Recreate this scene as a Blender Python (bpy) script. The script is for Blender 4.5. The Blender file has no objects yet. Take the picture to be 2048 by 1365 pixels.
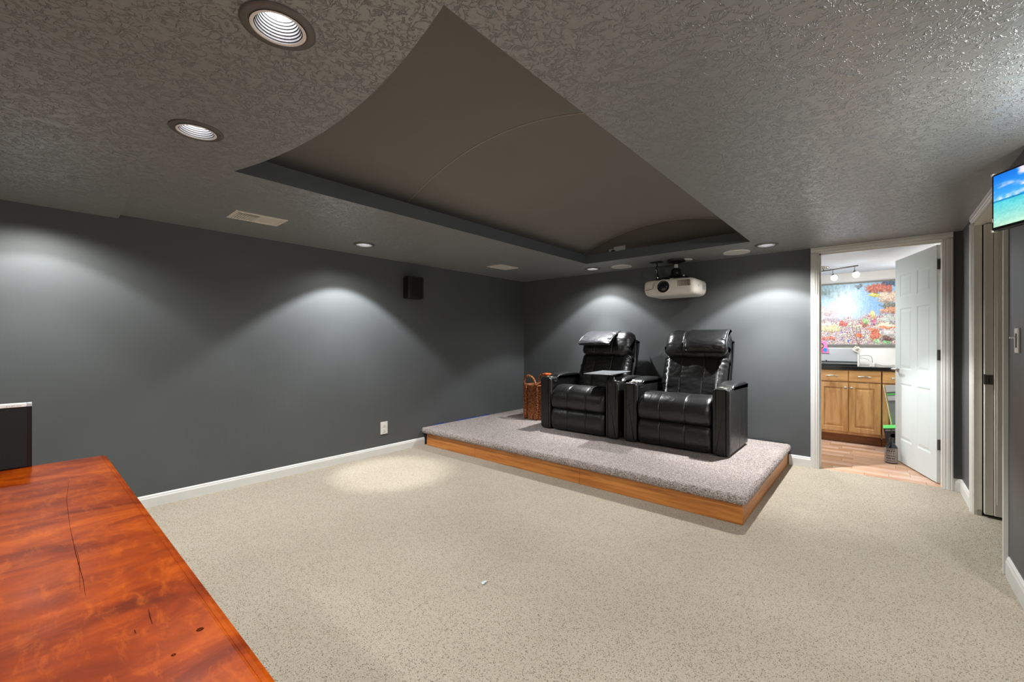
import bpy, bmesh, math, random
import numpy as np
from mathutils import Vector, Matrix, noise
random.seed(7)
PI = math.pi
sc = bpy.context.scene
COL = sc.collection

# ------------------------------------------------------------------ camera
YAW = math.atan((1758.0 - 1024.0) / 850.0)
cd = bpy.data.cameras.new('camera'); cam = bpy.data.objects.new('camera', cd); COL.objects.link(cam)
cam.location = (0, 0, 1.22); cam.rotation_euler = (PI / 2, 0, YAW)
cd.sensor_width = 36.0; cd.lens = 850.0 / 2048.0 * 36.0; cd.clip_start = 0.02; cd.clip_end = 60
sc.camera = cam
# ------------------------------------------------------------------ world, exposure
w = bpy.data.worlds.new('world'); sc.world = w; w.use_nodes = True
w.node_tree.nodes['Background'].inputs[0].default_value = (0.5, 0.6, 0.75, 1)
w.node_tree.nodes['Background'].inputs[1].default_value = 0.3
sc.view_settings.view_transform = 'Standard'; sc.view_settings.look = 'None'
sc.view_settings.exposure = 0.45; sc.view_settings.gamma = 1.0; sc.view_settings.use_curve_mapping = False

def light(kind, name, loc, energy, color=(1, 1, 1), size=0.1, rot=None, spot=None, blend=0.5, target=None):
    ld = bpy.data.lights.new(name, kind); ld.energy = energy; ld.color = color
    if kind == 'AREA': ld.shape = 'DISK'; ld.size = size
    else: ld.shadow_soft_size = size
    if kind == 'SPOT': ld.spot_size = math.radians(spot); ld.spot_blend = blend
    o = bpy.data.objects.new(name, ld); o.location = loc
    if target is not None:
        d = Vector(target) - Vector(loc); o.rotation_euler = d.to_track_quat('-Z', 'Y').to_euler()
    if rot: o.rotation_euler = rot
    COL.objects.link(o); return o

CEIL = 2.112
COOL = (0.92, 0.96, 1.0); WARM = (1.0, 0.95, 0.88)
# recessed downlights: position (x, y), wide flood W, inner beam W, narrow core W, core target
NEUT = (1.0, 0.985, 0.955)
# columns: x, y, flood W, wide beam W, mid beam W, core W, core target
DOWN = [(-1.29, 0.48, 33, 12, 0, 0, None), (-2.19, 0.49, 30, 10, 0, 0, None), (-3.66, 0.06, 40, 40, 40, 0, None),
        (-3.60, 2.08, 12, 90, 24, 105, (-3.44, 2.26, 0)), (-2.67, 4.61, 22, 54, 60, 0, None), (-0.79, 4.52, 42, 90, 92, 0, None),
        (-0.35, -0.95, 70, 16, 0, 0, None), (-3.2, -1.75, 24, 10, 0, 0, None), (1.6, -0.6, 14, 8, 0, 0, None), (0.10, 1.36, 16, 34, 0, 0, None)]  # this row: unseen downlights added as fill beside and behind the camera
for i, (x, y, e1, e2, e3, e4, tg) in enumerate(DOWN):
    light('SPOT', 'downlight_flood', (x, y, CEIL - 0.035), e1, NEUT, 0.05, spot=146, blend=0.6, target=(x, y, 0))
    light('SPOT', 'downlight_beam', (x, y, CEIL - 0.014), e2, (.97, .985, 1), 0.02, spot=108, blend=0.22, target=(x, y, 0))
    if e3: light('SPOT', 'downlight_beam', (x, y, CEIL - 0.014), e3, (.97, .985, 1), 0.02, spot=72, blend=0.6, target=(x, y, 0))
    if e4: light('SPOT', 'downlight_core', (x, y, CEIL - 0.014), e4, NEUT, 0.02, spot=34, blend=0.7, target=tg)

# ------------------------------------------------------------------ helpers
def s2l(c):
    r = []
    for v in c[:3]:
        v = v / 255.0
        r.append(v / 12.92 if v <= 0.04045 else ((v + 0.055) / 1.055) ** 2.4)
    return (r[0], r[1], r[2], 1.0)

class NT:
    def __init__(s, name, rough=0.5, color=(128, 128, 128), metal=0.0, spec=0.5, coat=0.0):
        s.m = bpy.data.materials.new(name); s.m.use_nodes = True
        s.t = s.m.node_tree; s.b = s.t.nodes['Principled BSDF']
        s.b.inputs['Base Color'].default_value = s2l(color); s.b.inputs['Roughness'].default_value = rough
        s.b.inputs['Metallic'].default_value = metal; s.b.inputs['Specular IOR Level'].default_value = spec
        s.b.inputs['Coat Weight'].default_value = coat
    def n(s, typ, **kw):
        nd = s.t.nodes.new(typ)
        for k, v in kw.items():
            if k.startswith('i_'): nd.inputs[k[2:].replace('_', ' ')].default_value = v
            else: setattr(nd, k, v)
        return nd
    def l(s, a, b): s.t.links.new(a, b)
    def coord(s, scale=(1, 1, 1), kind='Object', rot=(0, 0, 0)):
        tc = s.n('ShaderNodeTexCoord'); mp = s.n('ShaderNodeMapping')
        mp.inputs['Scale'].default_value = scale; mp.inputs['Rotation'].default_value = rot
        s.l(tc.outputs[kind], mp.inputs['Vector']); return mp.outputs[0]
    def noise(s, vec, scale, detail=3, rough=0.5, dist=0.0):
        nd = s.n('ShaderNodeTexNoise'); nd.inputs['Scale'].default_value = scale; nd.inputs['Detail'].default_value = detail
        nd.inputs['Roughness'].default_value = rough; nd.inputs['Distortion'].default_value = dist
        s.l(vec, nd.inputs['Vector']); return nd
    def ramp(s, fac, stops, interp='LINEAR'):
        nd = s.n('ShaderNodeValToRGB'); cr = nd.color_ramp; cr.interpolation = interp
        while len(cr.elements) > 1: cr.elements.remove(cr.elements[-1])
        cr.elements[0].position = stops[0][0]; cr.elements[0].color = s2l(stops[0][1])
        for p, c in stops[1:]:
            e = cr.elements.new(p); e.color = s2l(c)
        s.l(fac, nd.inputs[0]); return nd.outputs[0]
    def mix(s, fac, a, b, mode='MIX'):
        nd = s.n('ShaderNodeMix', data_type='RGBA', blend_type=mode)
        if isinstance(fac, (int, float)): nd.inputs[0].default_value = fac
        else: s.l(fac, nd.inputs[0])
        for v, k in ((a, 6), (b, 7)):
            if isinstance(v, tuple): nd.inputs[k].default_value = v
            else: s.l(v, nd.inputs[k])
        return nd.outputs[2]
    def bump(s, h, strength=0.3, dist=0.01, prev=None):
        nd = s.n('ShaderNodeBump'); nd.inputs['Strength'].default_value = strength; nd.inputs['Distance'].default_value = dist
        s.l(h, nd.inputs['Height'])
        if prev is not None: s.l(prev, nd.inputs['Normal'])
        return nd.outputs[0]
    def col(s, o): s.l(o, s.b.inputs['Base Color'])
    def nrm(s, o): s.l(o, s.b.inputs['Normal'])

def simple(name, color, rough=0.5, metal=0.0, spec=0.5, bump=0.0, bscale=60, var=0.0, coat=0.0):
    t = NT(name, rough, color, metal, spec, coat); v = t.coord()
    if var:
        nz = t.noise(v, 6, 4); a = s2l([max(0, c * (1 - var)) for c in color]); b = s2l([min(255, c * (1 + var)) for c in color])
        t.col(t.mix(nz.outputs['Fac'], a, b))
    if bump:
        nz = t.noise(v, bscale, 3); t.nrm(t.bump(nz.outputs['Fac'], bump, 0.004))
    return t.m

M = {}
def make_materials():
    # painted walls with faint roller marks
    def wall(name, col, rough):
        t = NT(name, rough, col, spec=0.4); v = t.coord()
        n1 = t.noise(v, 1.6, 4, 0.6); n2 = t.noise(v, 9, 4)
        c = t.mix(n1.outputs['Fac'], s2l([c * 0.94 for c in col]), s2l([c * 1.06 for c in col]))
        t.col(c)
        v2 = t.coord((1, 1, 0.25)); n3 = t.noise(v2, 190, 2); n4 = t.noise(v2, 9, 3)
        t.nrm(t.bump(n4.outputs['Fac'], 0.12, 0.02, t.bump(n3.outputs['Fac'], 0.12, 0.002)))
        return t.m
    M['wall'] = wall('slate_wall_paint', (86, 89, 90), 0.5)
    M['fascia'] = wall('slate_fascia_paint', (80, 86, 89), 0.55)
    M['wallwhite'] = wall('white_wall_paint', (232, 232, 228), 0.7)
    M['kceil'] = wall('cool_white_ceiling_paint', (222, 232, 244), 0.7)
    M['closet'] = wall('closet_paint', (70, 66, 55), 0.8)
    # skip trowel ceiling
    t = NT('textured_ceiling_paint', 0.31, (145, 148, 147), spec=0.9); v = t.coord()
    n0 = t.noise(v, 16, 2)
    add = t.n('ShaderNodeVectorMath', operation='MULTIPLY_ADD'); add.inputs[1].default_value = (0.05,) * 3
    t.l(n0.outputs['Color'], add.inputs[0]); t.l(v, add.inputs[2])
    r1 = t.noise(add.outputs[0], 42, 3, 0.55, 0.6); ab = t.n('ShaderNodeMath', operation='SUBTRACT'); ab.inputs[1].default_value = 0.5
    t.l(r1.outputs['Fac'], ab.inputs[0]); ab2 = t.n('ShaderNodeMath', operation='ABSOLUTE'); t.l(ab.outputs[0], ab2.inputs[0])
    ridge = t.ramp(ab2.outputs[0], [(0.0, (255, 255, 255)), (0.022, (188, 188, 188)), (0.05, (0, 0, 0))])
    msk = t.noise(v, 24, 2); mk = t.ramp(msk.outputs['Fac'], [(0.36, (0, 0, 0)), (0.46, (255, 255, 255))])
    h = t.mix(1.0, ridge, mk, 'MULTIPLY')
    fine = t.noise(v, 210, 2)
    t.nrm(t.bump(h, 0.75, 0.004, t.bump(fine.outputs['Fac'], 0.18, 0.002)))
    M['ceiling'] = t.m
    t = NT('smooth_vault_paint', 0.48, (124, 118, 109), spec=0.45); v = t.coord(); n1 = t.noise(v, 1.4, 3)
    t.col(t.mix(n1.outputs['Fac'], s2l((120, 118, 113)), s2l((132, 129, 123)))); n2 = t.noise(v, 240, 2); t.nrm(t.bump(n2.outputs['Fac'], 0.15, 0.001))
    M['vault'] = t.m
    M['seam'] = simple('joint_line', (176, 170, 160), 0.5)
    # beige flecked carpet
    def carpet(name, base, lo, hi, flecks, scale, bs, thr):
        t = NT(name, 0.95, base, spec=0.1); v = t.coord(); sat = 1 if 'beige' in name else 0
        big = t.noise(v, 2.2, 5, 0.6); mid = t.noise(v, scale * 0.25, 4, 0.7); fi = t.noise(v, scale * 1.1, 2, 0.7)
        c = t.mix(big.outputs['Fac'], s2l(lo), s2l(hi))
        c = t.mix(t.ramp(mid.outputs['Fac'], [(0.35, (0, 0, 0)), (0.7, (90, 90, 90))]), c, s2l([x * 0.8 for x in base]))
        c = t.mix(t.ramp(fi.outputs['Fac'], [(0.34, (190, 190, 190)), (0.58, (0, 0, 0))]), c, s2l([x * 0.60 for x in base]))
        vo = t.n('ShaderNodeTexVoronoi'); vo.inputs['Scale'].default_value = scale; t.l(v, vo.inputs['Vector'])
        sep = t.n('ShaderNodeSeparateColor'); t.l(vo.outputs['Color'], sep.inputs[0])
        fm = t.ramp(sep.outputs[0], [(0.0, (255, 255, 255)), (thr, (255, 255, 255)), (thr + 0.02, (0, 0, 0))])
        dm = t.ramp(vo.outputs['Distance'], [(0.25, (255, 255, 255)), (0.55, (0, 0, 0))])
        fm = t.mix(1.0, fm, dm, 'MULTIPLY')
        vo2 = t.n('ShaderNodeTexVoronoi'); vo2.inputs['Scale'].default_value = scale * 0.62; t.l(v, vo2.inputs['Vector']); sp2 = t.n('ShaderNodeSeparateColor'); t.l(vo2.outputs['Color'], sp2.inputs[0])
        f2 = t.ramp(sp2.outputs[2], [(0.0, (200, 200, 200)), (thr * 0.35, (200, 200, 200)), (thr * 0.35 + 0.02, (0, 0, 0))]); d2 = t.ramp(vo2.outputs['Distance'], [(0.2, (255, 255, 255)), (0.45, (0, 0, 0))])
        fm = t.mix(1.0, fm, t.mix(1.0, f2, d2, 'MULTIPLY'), 'LIGHTEN')
        fc = t.ramp(sep.outputs[1], [(i / len(flecks), f) for i, f in enumerate(flecks)], 'CONSTANT')
        t.col(t.mix(fm, c, fc))
        vb = t.n('ShaderNodeTexVoronoi'); vb.inputs['Scale'].default_value = scale * 1.3; t.l(v, vb.inputs['Vector'])
        lump = t.noise(v, 26, 4, 0.6)
        t.nrm(t.bump(lump.outputs['Fac'], 0.5, 0.012, t.bump(vb.outputs['Distance'], 0.6, bs)))
        return t.m
    M['carpet'] = carpet('beige_flecked_carpet', (191, 180, 162), (181, 170, 151), (202, 192, 175),
                         [(112, 92, 70), (92, 80, 70), (150, 120, 84), (128, 114, 98), (70, 62, 54)], 205, 0.007, 0.27)
    M['pcarpet'] = carpet('mauve_flecked_carpet', (186, 174, 168), (178, 166, 160), (198, 187, 182),
                          [(76, 64, 62), (98, 82, 76), (226, 216, 208), (60, 50, 50)], 135, 0.008, 0.58)
    # wood with grain along x
    def wood(name, c1, c2, c3, sc_=(2, 26, 26), rough=0.35, axis=None, coat=0.0):
        t = NT(name, rough, c2, spec=0.5, coat=coat); v = t.coord(sc_)
        n1 = t.noise(v, 1.3, 5, 0.6, 0.8); n2 = t.noise(v, 6, 4, 0.6, 0.3)
        c = t.ramp(n1.outputs['Fac'], [(0.3, c1), (0.5, c2), (0.7, c3)])
        c = t.mix(t.ramp(n2.outputs['Fac'], [(0.4, (110, 110, 110)), (0.6, (0, 0, 0))]), c, s2l(c1))
        t.col(c); t.nrm(t.bump(n2.outputs['Fac'], 0.08, 0.002)); return t.m
    M['oakx'] = wood('honey_oak_board', (158, 92, 38), (196, 124, 58), (216, 146, 76), (1.2, 18, 18), 0.4)
    M['oaky'] = wood('honey_oak_side', (158, 92, 38), (196, 124, 58), (216, 146, 76), (18, 1.2, 18), 0.4)
    M['oakv'] = wood('oak_cabinet_vertical', (176, 128, 76), (206, 160, 104), (220, 178, 124), (14, 14, 1.6), 0.4)
    M['oakh'] = wood('oak_cabinet_horizontal', (176, 128, 76), (206, 158, 100), (218, 174, 120), (1.6, 14, 14), 0.4)
    M['toe'] = wood('oak_toe_kick', (104, 62, 30), (128, 78, 38), (140, 90, 46), (1.6, 14, 14), 0.5)
    for i, (a, b, c) in enumerate([((186, 146, 120), (200, 164, 138), (210, 176, 152)), ((176, 134, 108), (192, 152, 126), (200, 164, 138)),
                                   ((196, 160, 138), (208, 176, 154), (218, 190, 170)), ((170, 128, 98), (184, 144, 112), (196, 156, 126))]):
        M['plank%d' % i] = wood('laminate_%d' % i, a, b, c, (3, 14, 3), 0.32)
    # stained desk top
    t = NT('stained_desk_wood', 0.34, (178, 84, 26), spec=0.4); v = t.coord((2.2, 1, 1), rot=(0, 0, 0.5)); v1 = t.coord((3.5, 1.2, 1), rot=(0, 0, 0.9))
    n1 = t.noise(v, 2.6, 6, 0.62, 1.1); n2 = t.noise(v1, 4.2, 7, 0.68, 1.4); n3 = t.noise(t.coord((3, 34, 1), rot=(0, 0, 0.25)), 3, 5, 0.6, 0.4); n4 = t.noise(t.coord((1.4, 4, 1), rot=(0, 0, 0.35)), 9, 5, 0.7, 0.5)
    c = t.ramp(n1.outputs['Fac'], [(0.30, (86, 27, 2)), (0.43, (118, 41, 2)), (0.56, (144, 58, 3)), (0.70, (174, 80, 5))])
    c = t.mix(t.ramp(n2.outputs['Fac'], [(0.30, (200, 200, 200)), (0.40, (90, 90, 90)), (0.52, (0, 0, 0))]), c, s2l((84, 26, 6)))
    c = t.mix(t.ramp(n4.outputs['Fac'], [(0.52, (0, 0, 0)), (0.72, (150, 150, 150))]), c, s2l((206, 104, 18)))
    c = t.mix(t.ramp(n3.outputs['Fac'], [(0.38, (90, 90, 90)), (0.55, (0, 0, 0))]), c, s2l((104, 36, 8)))
    t.b.inputs['Specular IOR Level'].default_value = 0.06; t.col(c); nb = t.noise(t.coord(), 14, 4); t.nrm(t.bump(nb.outputs['Fac'], 0.08, 0.006))
    rr = t.n('ShaderNodeMapRange'); rr.inputs[3].default_value = 0.30; rr.inputs[4].default_value = 0.46; t.l(nb.outputs['Fac'], rr.inputs[0]); t.l(rr.outputs[0], t.b.inputs['Roughness'])
    M['desk'] = t.m
    M['knot'] = simple('knot_wood', (64, 24, 8), 0.9, spec=0.02)
    M['scratch'] = simple('dark_scratch', (70, 24, 8), 0.9, spec=0.02)
    # leather
    t = NT('black_leather', 0.37, (26, 26, 27), spec=0.65); v = t.coord(); a = t.noise(v, 9, 4, 0.6, 0.8); b = t.noise(v, 160, 2)
    t.nrm(t.bump(a.outputs['Fac'], 0.28, 0.02, t.bump(b.outputs['Fac'], 0.2, 0.001))); M['leather'] = t.m
    M['leather2'] = simple('lit_black_leather_pillow', (50, 50, 54), 0.42, bump=0.6, bscale=34)  # paler copy of the black leather, downlight brightness put into the colour
    M['stitch'] = simple('seam_thread', (74, 74, 76), 0.5)
    M['blackplastic'] = simple('black_plastic', (16, 16, 17), 0.4)
    M['blackmatte'] = simple('black_cloth', (14, 14, 15), 0.85, bump=0.4, bscale=400)
    M['darkgap'] = simple('dark_recess', (10, 9, 8), 0.9)
    M['chrome'] = simple('brushed_nickel', (176, 174, 168), 0.28, 1.0)
    M['pewter'] = simple('aged_pewter', (120, 118, 110), 0.4, 1.0)
    M['hinge'] = simple('hinge_metal', (96, 94, 88), 0.45, 0.9)
    M['white'] = simple('white_gloss_paint', (226, 225, 220), 0.35, var=0.02)
    M['doorwhite'] = simple('door_paint', (210, 219, 218), 0.8, var=0.02)
    M['jamb'] = simple('aged_white_paint', (224, 222, 212), 0.45, var=0.03)
    M['base'] = simple('baseboard_paint', (224, 224, 220), 0.4, var=0.03)
    M['whiteplastic'] = simple('white_plastic', (232, 230, 224), 0.4)
    M['ivory'] = simple('speaker_grille', (206, 204, 194), 0.7, bump=0.5, bscale=500)
    M['vent'] = simple('vent_enamel', (222, 214, 204), 0.5)
    M['proj'] = simple('projector_shell', (232, 224, 214), 0.38)
    M['projline'] = simple('projector_vent', (128, 112, 92), 0.6)
    M['trayg'] = simple('grey_tray_laminate', (112, 114, 116), 0.45)
    M['counter'] = simple('black_granite', (26, 28, 26), 0.15, var=0.3)
    M['greybox'] = simple('silver_grey_plastic', (176, 180, 184), 0.45, var=0.02)
    M['rim'] = simple('painted_trim_ring', (96, 93, 88), 0.4)
    M['baffle'] = simple('white_baffle', (168, 168, 170), 0.4)
    M['lip'] = simple('white_lip', (250, 250, 250), 0.4)
    M['baffled'] = simple('baffle_groove', (60, 60, 62), 0.5)
    M['green'] = simple('green_card', (96, 206, 108), 0.5)
    M['darkcard'] = simple('charcoal_card', (40, 46, 54), 0.5, var=0.2)
    M['greycard'] = simple('grey_card', (112, 116, 122), 0.5, var=0.2)
    M['yellowcard'] = simple('yellow_green_card', (160, 166, 70), 0.5)
    M['pink'] = simple('pink_card', (236, 120, 178), 0.5)
    M['hair'] = simple('dark_print', (50, 36, 46), 0.6)
    M['skin'] = simple('skin_print', (206, 150, 128), 0.6)
    M['blueprint'] = simple('blue_print', (44, 128, 196), 0.6)
    M['redprint'] = simple('red_print', (206, 66, 96), 0.6)
    M['paper'] = simple('paper', (216, 212, 202), 0.7)
    M['ink'] = simple('black_ink', (44, 42, 42), 0.7)
    M['twig'] = simple('twig_bark', (110, 92, 84), 0.8)
    M['glassdark'] = simple('dark_glass', (20, 24, 34), 0.08, spec=0.7)
    M['label'] = simple('grey_label', (150, 142, 136), 0.6, var=0.15)
    M['cablew'] = simple('grey_cable', (150, 146, 140), 0.5)
    M['frame'] = simple('grey_frame', (120, 120, 116), 0.5, var=0.2)
    M['blue'] = simple('blue_tape', (36, 70, 168), 0.6)
    M['foil'] = simple('clear_wrapper', (210, 220, 230), 0.2)
    M['redyarn'] = simple('dark_red_knit', (110, 22, 26), 0.9, bump=1.0, bscale=120)
    M['orangeyarn'] = simple('orange_knit', (214, 92, 34), 0.9, bump=1.0, bscale=120)
    # seagrass basket
    t = NT('woven_seagrass', 0.8, (168, 104, 62), spec=0.2); v = t.coord((1, 1, 1)); n1 = t.noise(v, 60, 3); n2 = t.noise(t.coord((50, 50, 160)), 1.5, 3)
    t.col(t.ramp(n1.outputs['Fac'], [(0.3, (104, 54, 28)), (0.5, (172, 106, 64)), (0.7, (206, 150, 108))])); t.nrm(t.bump(n2.outputs['Fac'], 1.0, 0.01)); M['basket'] = t.m
    for k, c, st in (('bulb', (0.97, 0.98, 1.0, 1), 8.0), ('globe', (1, 0.98, 0.93, 1), 6.0), ('dome', (1, 0.97, 0.92, 1), 5.0)):
        t = NT('lit_' + k, 0.4, (250, 250, 250)); t.b.inputs['Emission Color'].default_value = c; t.b.inputs['Emission Strength'].default_value = st; M[k] = t.m
    for k, em in (('picture', 0.0), ('screen', 1.0)):
        t = NT('printed_' + k, 0.35 if k == 'screen' else 0.5, (0, 0, 0)); a = t.n('ShaderNodeVertexColor', layer_name='Col')
        if em:
            t.b.inputs['Base Color'].default_value = (0.01, 0.01, 0.01, 1); t.l(a.outputs[0], t.b.inputs['Emission Color']); t.b.inputs['Emission Strength'].default_value = em
        else: t.col(a.outputs[0])
        M[k] = t.m
make_materials()

def obj(name, bm, mat=None, parent=None, smooth=False, label=None):
    me = bpy.data.meshes.new(name)
    if smooth:
        for f in bm.faces: f.smooth = True
    bm.to_mesh(me); bm.free()
    if mat is not None:
        for m_ in (mat if isinstance(mat, list) else [mat]): me.materials.append(M[m_])
    o = bpy.data.objects.new(name, me); COL.objects.link(o)
    if parent is not None: o.parent = parent
    if label: o['label'] = label
    return o
def tag(o, label, cat, group=None, kind=None):
    o['label'] = label; o['category'] = cat
    if group: o['group'] = group
    if kind: o['kind'] = kind
    return o
def thing(name, label, cat, loc=(0, 0, 0), rz=0.0, group=None):
    o = bpy.data.objects.new(name, None); o.empty_display_size = 0.1; COL.objects.link(o); o.location = loc; o.rotation_euler = (0, 0, rz)
    return tag(o, label, cat, group)
def struct(name, bm, mat, label, cat, smooth=False):
    return tag(obj(name, bm, mat, None, smooth), label, cat, None, 'structure')
def dup(root, loc, rz=None, label=None):
    def cp(o, par):
        c = o.copy(); COL.objects.link(c); c.parent = par
        for ch in [x for x in kids.get(o.name, [])]: cp(ch, c)
        return c
    kids = {}
    for x in bpy.data.objects:
        if x.parent: kids.setdefault(x.parent.name, []).append(x)
    r = cp(root, None); r.location = loc
    if rz is not None: r.rotation_euler = (0, 0, rz)
    if label: r['label'] = label
    return r

def BM(): return bmesh.new()
def box(bm, x0, x1, y0, y1, z0, z1, r=0.0, seg=2, mi=0):
    vs = [bm.verts.new((x, y, z)) for z in (z0, z1) for y in (y0, y1) for x in (x0, x1)]
    fs = [bm.faces.new([vs[i] for i in q]) for q in ((0, 2, 3, 1), (4, 5, 7, 6), (0, 1, 5, 4), (2, 6, 7, 3), (0, 4, 6, 2), (1, 3, 7, 5))]
    for f in fs: f.material_index = mi
    if r > 0:
        es = list({e for f in fs for e in f.edges})
        bmesh.ops.bevel(bm, geom=es, offset=r, segments=seg, profile=0.5, affect='EDGES')
    return bm
def lathe(bm, prof, seg=24, cx=0, cy=0, cz=0, cap=True, axis='z', mi=0):
    rings = []
    for r, h in prof:
        ring = []
        for i in range(seg):
            a = 2 * PI * i / seg; p = (r * math.cos(a), r * math.sin(a), h)
            if axis == 'y': p = (p[0], p[2], p[1])
            if axis == 'x': p = (p[2], p[0], p[1])
            ring.append(bm.verts.new((p[0] + cx, p[1] + cy, p[2] + cz)))
        rings.append(ring)
    for a, b in zip(rings[:-1], rings[1:]):
        for i in range(seg):
            f = bm.faces.new((a[i], a[(i + 1) % seg], b[(i + 1) % seg], b[i])); f.material_index = mi
    if cap:
        for r in (rings[0], rings[-1]):
            try: f = bm.faces.new(r); f.material_index = mi
            except ValueError: pass
    return bm
def tube(bm, pts, r, seg=8, closed=False):
    pts = [Vector(p) for p in pts]; n = len(pts); rings = []
    for i, p in enumerate(pts):
        if closed: d = pts[(i + 1) % n] - pts[i - 1]
        else: d = pts[min(i + 1, n - 1)] - pts[max(i - 1, 0)]
        d.normalize(); u = d.cross(Vector((0, 0, 1)))
        if u.length < 0.05: u = d.cross(Vector((1, 0, 0)))
        u.normalize(); v = d.cross(u); rr = r(i / (n - 1)) if callable(r) else r
        rings.append([bm.verts.new(p + u * rr * math.cos(2 * PI * k / seg) + v * rr * math.sin(2 * PI * k / seg)) for k in range(seg)])
    rng = range(n if closed else n - 1)
    for i in rng:
        a, b = rings[i], rings[(i + 1) % n]
        for k in range(seg): bm.faces.new((a[k], a[(k + 1) % seg], b[(k + 1) % seg], b[k]))
    if not closed: bm.faces.new(rings[0]); bm.faces.new(rings[-1])
    return bm
def prism(bm, poly, axis, a0, a1):
    """poly in the plane normal to axis ('x': (y,z), 'y': (x,z), 'z': (x,y))"""
    def P(p, a): return {'x': (a, p[0], p[1]), 'y': (p[0], a, p[1]), 'z': (p[0], p[1], a)}[axis]
    A = [bm.verts.new(P(p, a0)) for p in poly]; B = [bm.verts.new(P(p, a1)) for p in poly]; n = len(poly)
    bm.faces.new(A); bm.faces.new(B)
    for i in range(n): bm.faces.new((A[i], A[(i + 1) % n], B[(i + 1) % n], B[i]))
    return bm
def fixn(bm): bmesh.ops.recalc_face_normals(bm, faces=bm.faces[:]); return bm
def xf(bm, mat): bmesh.ops.transform(bm, matrix=mat, verts=bm.verts[:]); return bm
def crom(pts, m, closed=True):
    out = []; n = len(pts); P = [np.array(p, float) for p in pts]
    for k in range(m):
        t = k / m * n if closed else k / (m - 1) * (n - 1)
        i = int(t); f = t - i
        if not closed and i >= n - 1: i = n - 2; f = 1.0
        g = (lambda j: P[j % n]) if closed else (lambda j: P[min(max(j, 0), n - 1)])
        a, b, c, d = g(i - 1), g(i), g(i + 1), g(i + 2)
        out.append(0.5 * (2 * b + (c - a) * f + (2 * a - 5 * b + 4 * c - d) * f * f + (3 * b - a - 3 * c + d) * f ** 3))
    return out
def cushion(bm, prof, a0, a1, axis='x', rend=0.04, seams=(), sd=0.006, n=40, m=60, wr=0.0, puff=0.0, hf=None, seed=0):
    pts = crom(prof, m); ar = sum(pts[i][0] * pts[(i + 1) % m][1] - pts[(i + 1) % m][0] * pts[i][1] for i in range(m)); sg = 1 if ar > 0 else -1
    nr = []
    for i in range(m):
        d = pts[(i + 1) % m] - pts[i - 1]; d = d / (np.linalg.norm(d) + 1e-9); nr.append(np.array([d[1], -d[0]]) * sg)
    st = set(np.linspace(a0 + rend, a1 - rend, n).tolist())
    for k in range(7):
        q = rend * (1 - math.cos(k / 6 * PI / 2)); st.add(a0 + q); st.add(a1 - q)
    for s in seams:
        for dlt in (-.012, -.006, -.003, 0, .003, .006, .012): st.add(s + dlt)
    st = sorted(st); cuts = [a0] + list(seams) + [a1]; rings = []
    for a in st:
        d = min(a - a0, a1 - a); e = rend * (1 - math.sqrt(max(0, 1 - (1 - d / rend) ** 2))) if d < rend else 0
        for s in seams: e += sd * math.exp(-((a - s) / 0.004) ** 2)
        for c0, c1 in zip(cuts[:-1], cuts[1:]):
            if c0 <= a <= c1: e -= puff * math.sin(PI * (a - c0) / (c1 - c0)) ** 0.7
        ring = []
        for i, (p, nn) in enumerate(zip(pts, nr)):
            ee = e
            if wr:
                wv = noise.noise(Vector((p[0] * 55 + seed, p[1] * 55, a * 14)))
                ee += wr * wv * (0.25 + 1.4 * math.exp(-d / 0.05)) 
            q = p - nn * ee
            c3 = {'x': (a, q[0], q[1]), 'y': (q[0], a, q[1]), 'z': (q[0], q[1], a)}[axis]
            ring.append(bm.verts.new(c3))
        rings.append(ring)
    for A, B in zip(rings[:-1], rings[1:]):
        for i in range(m): bm.faces.new((A[i], A[(i + 1) % m], B[(i + 1) % m], B[i]))
    caps = [bm.faces.new(rings[0]), bm.faces.new(rings[-1])]; fixn(bm); bmesh.ops.inset_individual(bm, faces=caps, thickness=0.002); return bm
def text_mesh(name, s, size, mat, parent, M4, extr=0.0006):
    cu = bpy.data.curves.new(name, 'FONT'); cu.body = s; cu.size = size; cu.extrude = extr; cu.align_x = 'LEFT'
    o = bpy.data.objects.new(name, cu); COL.objects.link(o); dg = bpy.context.evaluated_depsgraph_get(); dg.update()
    me = bpy.data.meshes.new_from_object(o.evaluated_get(dg)); bpy.data.objects.remove(o); me.transform(M4)
    me.materials.clear(); me.materials.append(M[mat]); r = bpy.data.objects.new(name, me); COL.objects.link(r)
    if parent is not None: r.parent = parent
    return r

# ------------------------------------------------------------------ structure
XL, XR, YB, YF = -4.06, 0.51, 4.98, -2.3
HX = 3.2                                   # far side of the space to the right of the camera
DH = 2.055                                 # door opening height
struct('floor', box(BM(), XL - .12, HX, YF - .12, YB + .03, -0.06, 0), 'carpet', 'wide beige carpet flecked with brown, covering the main room floor', 'carpet')

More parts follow.
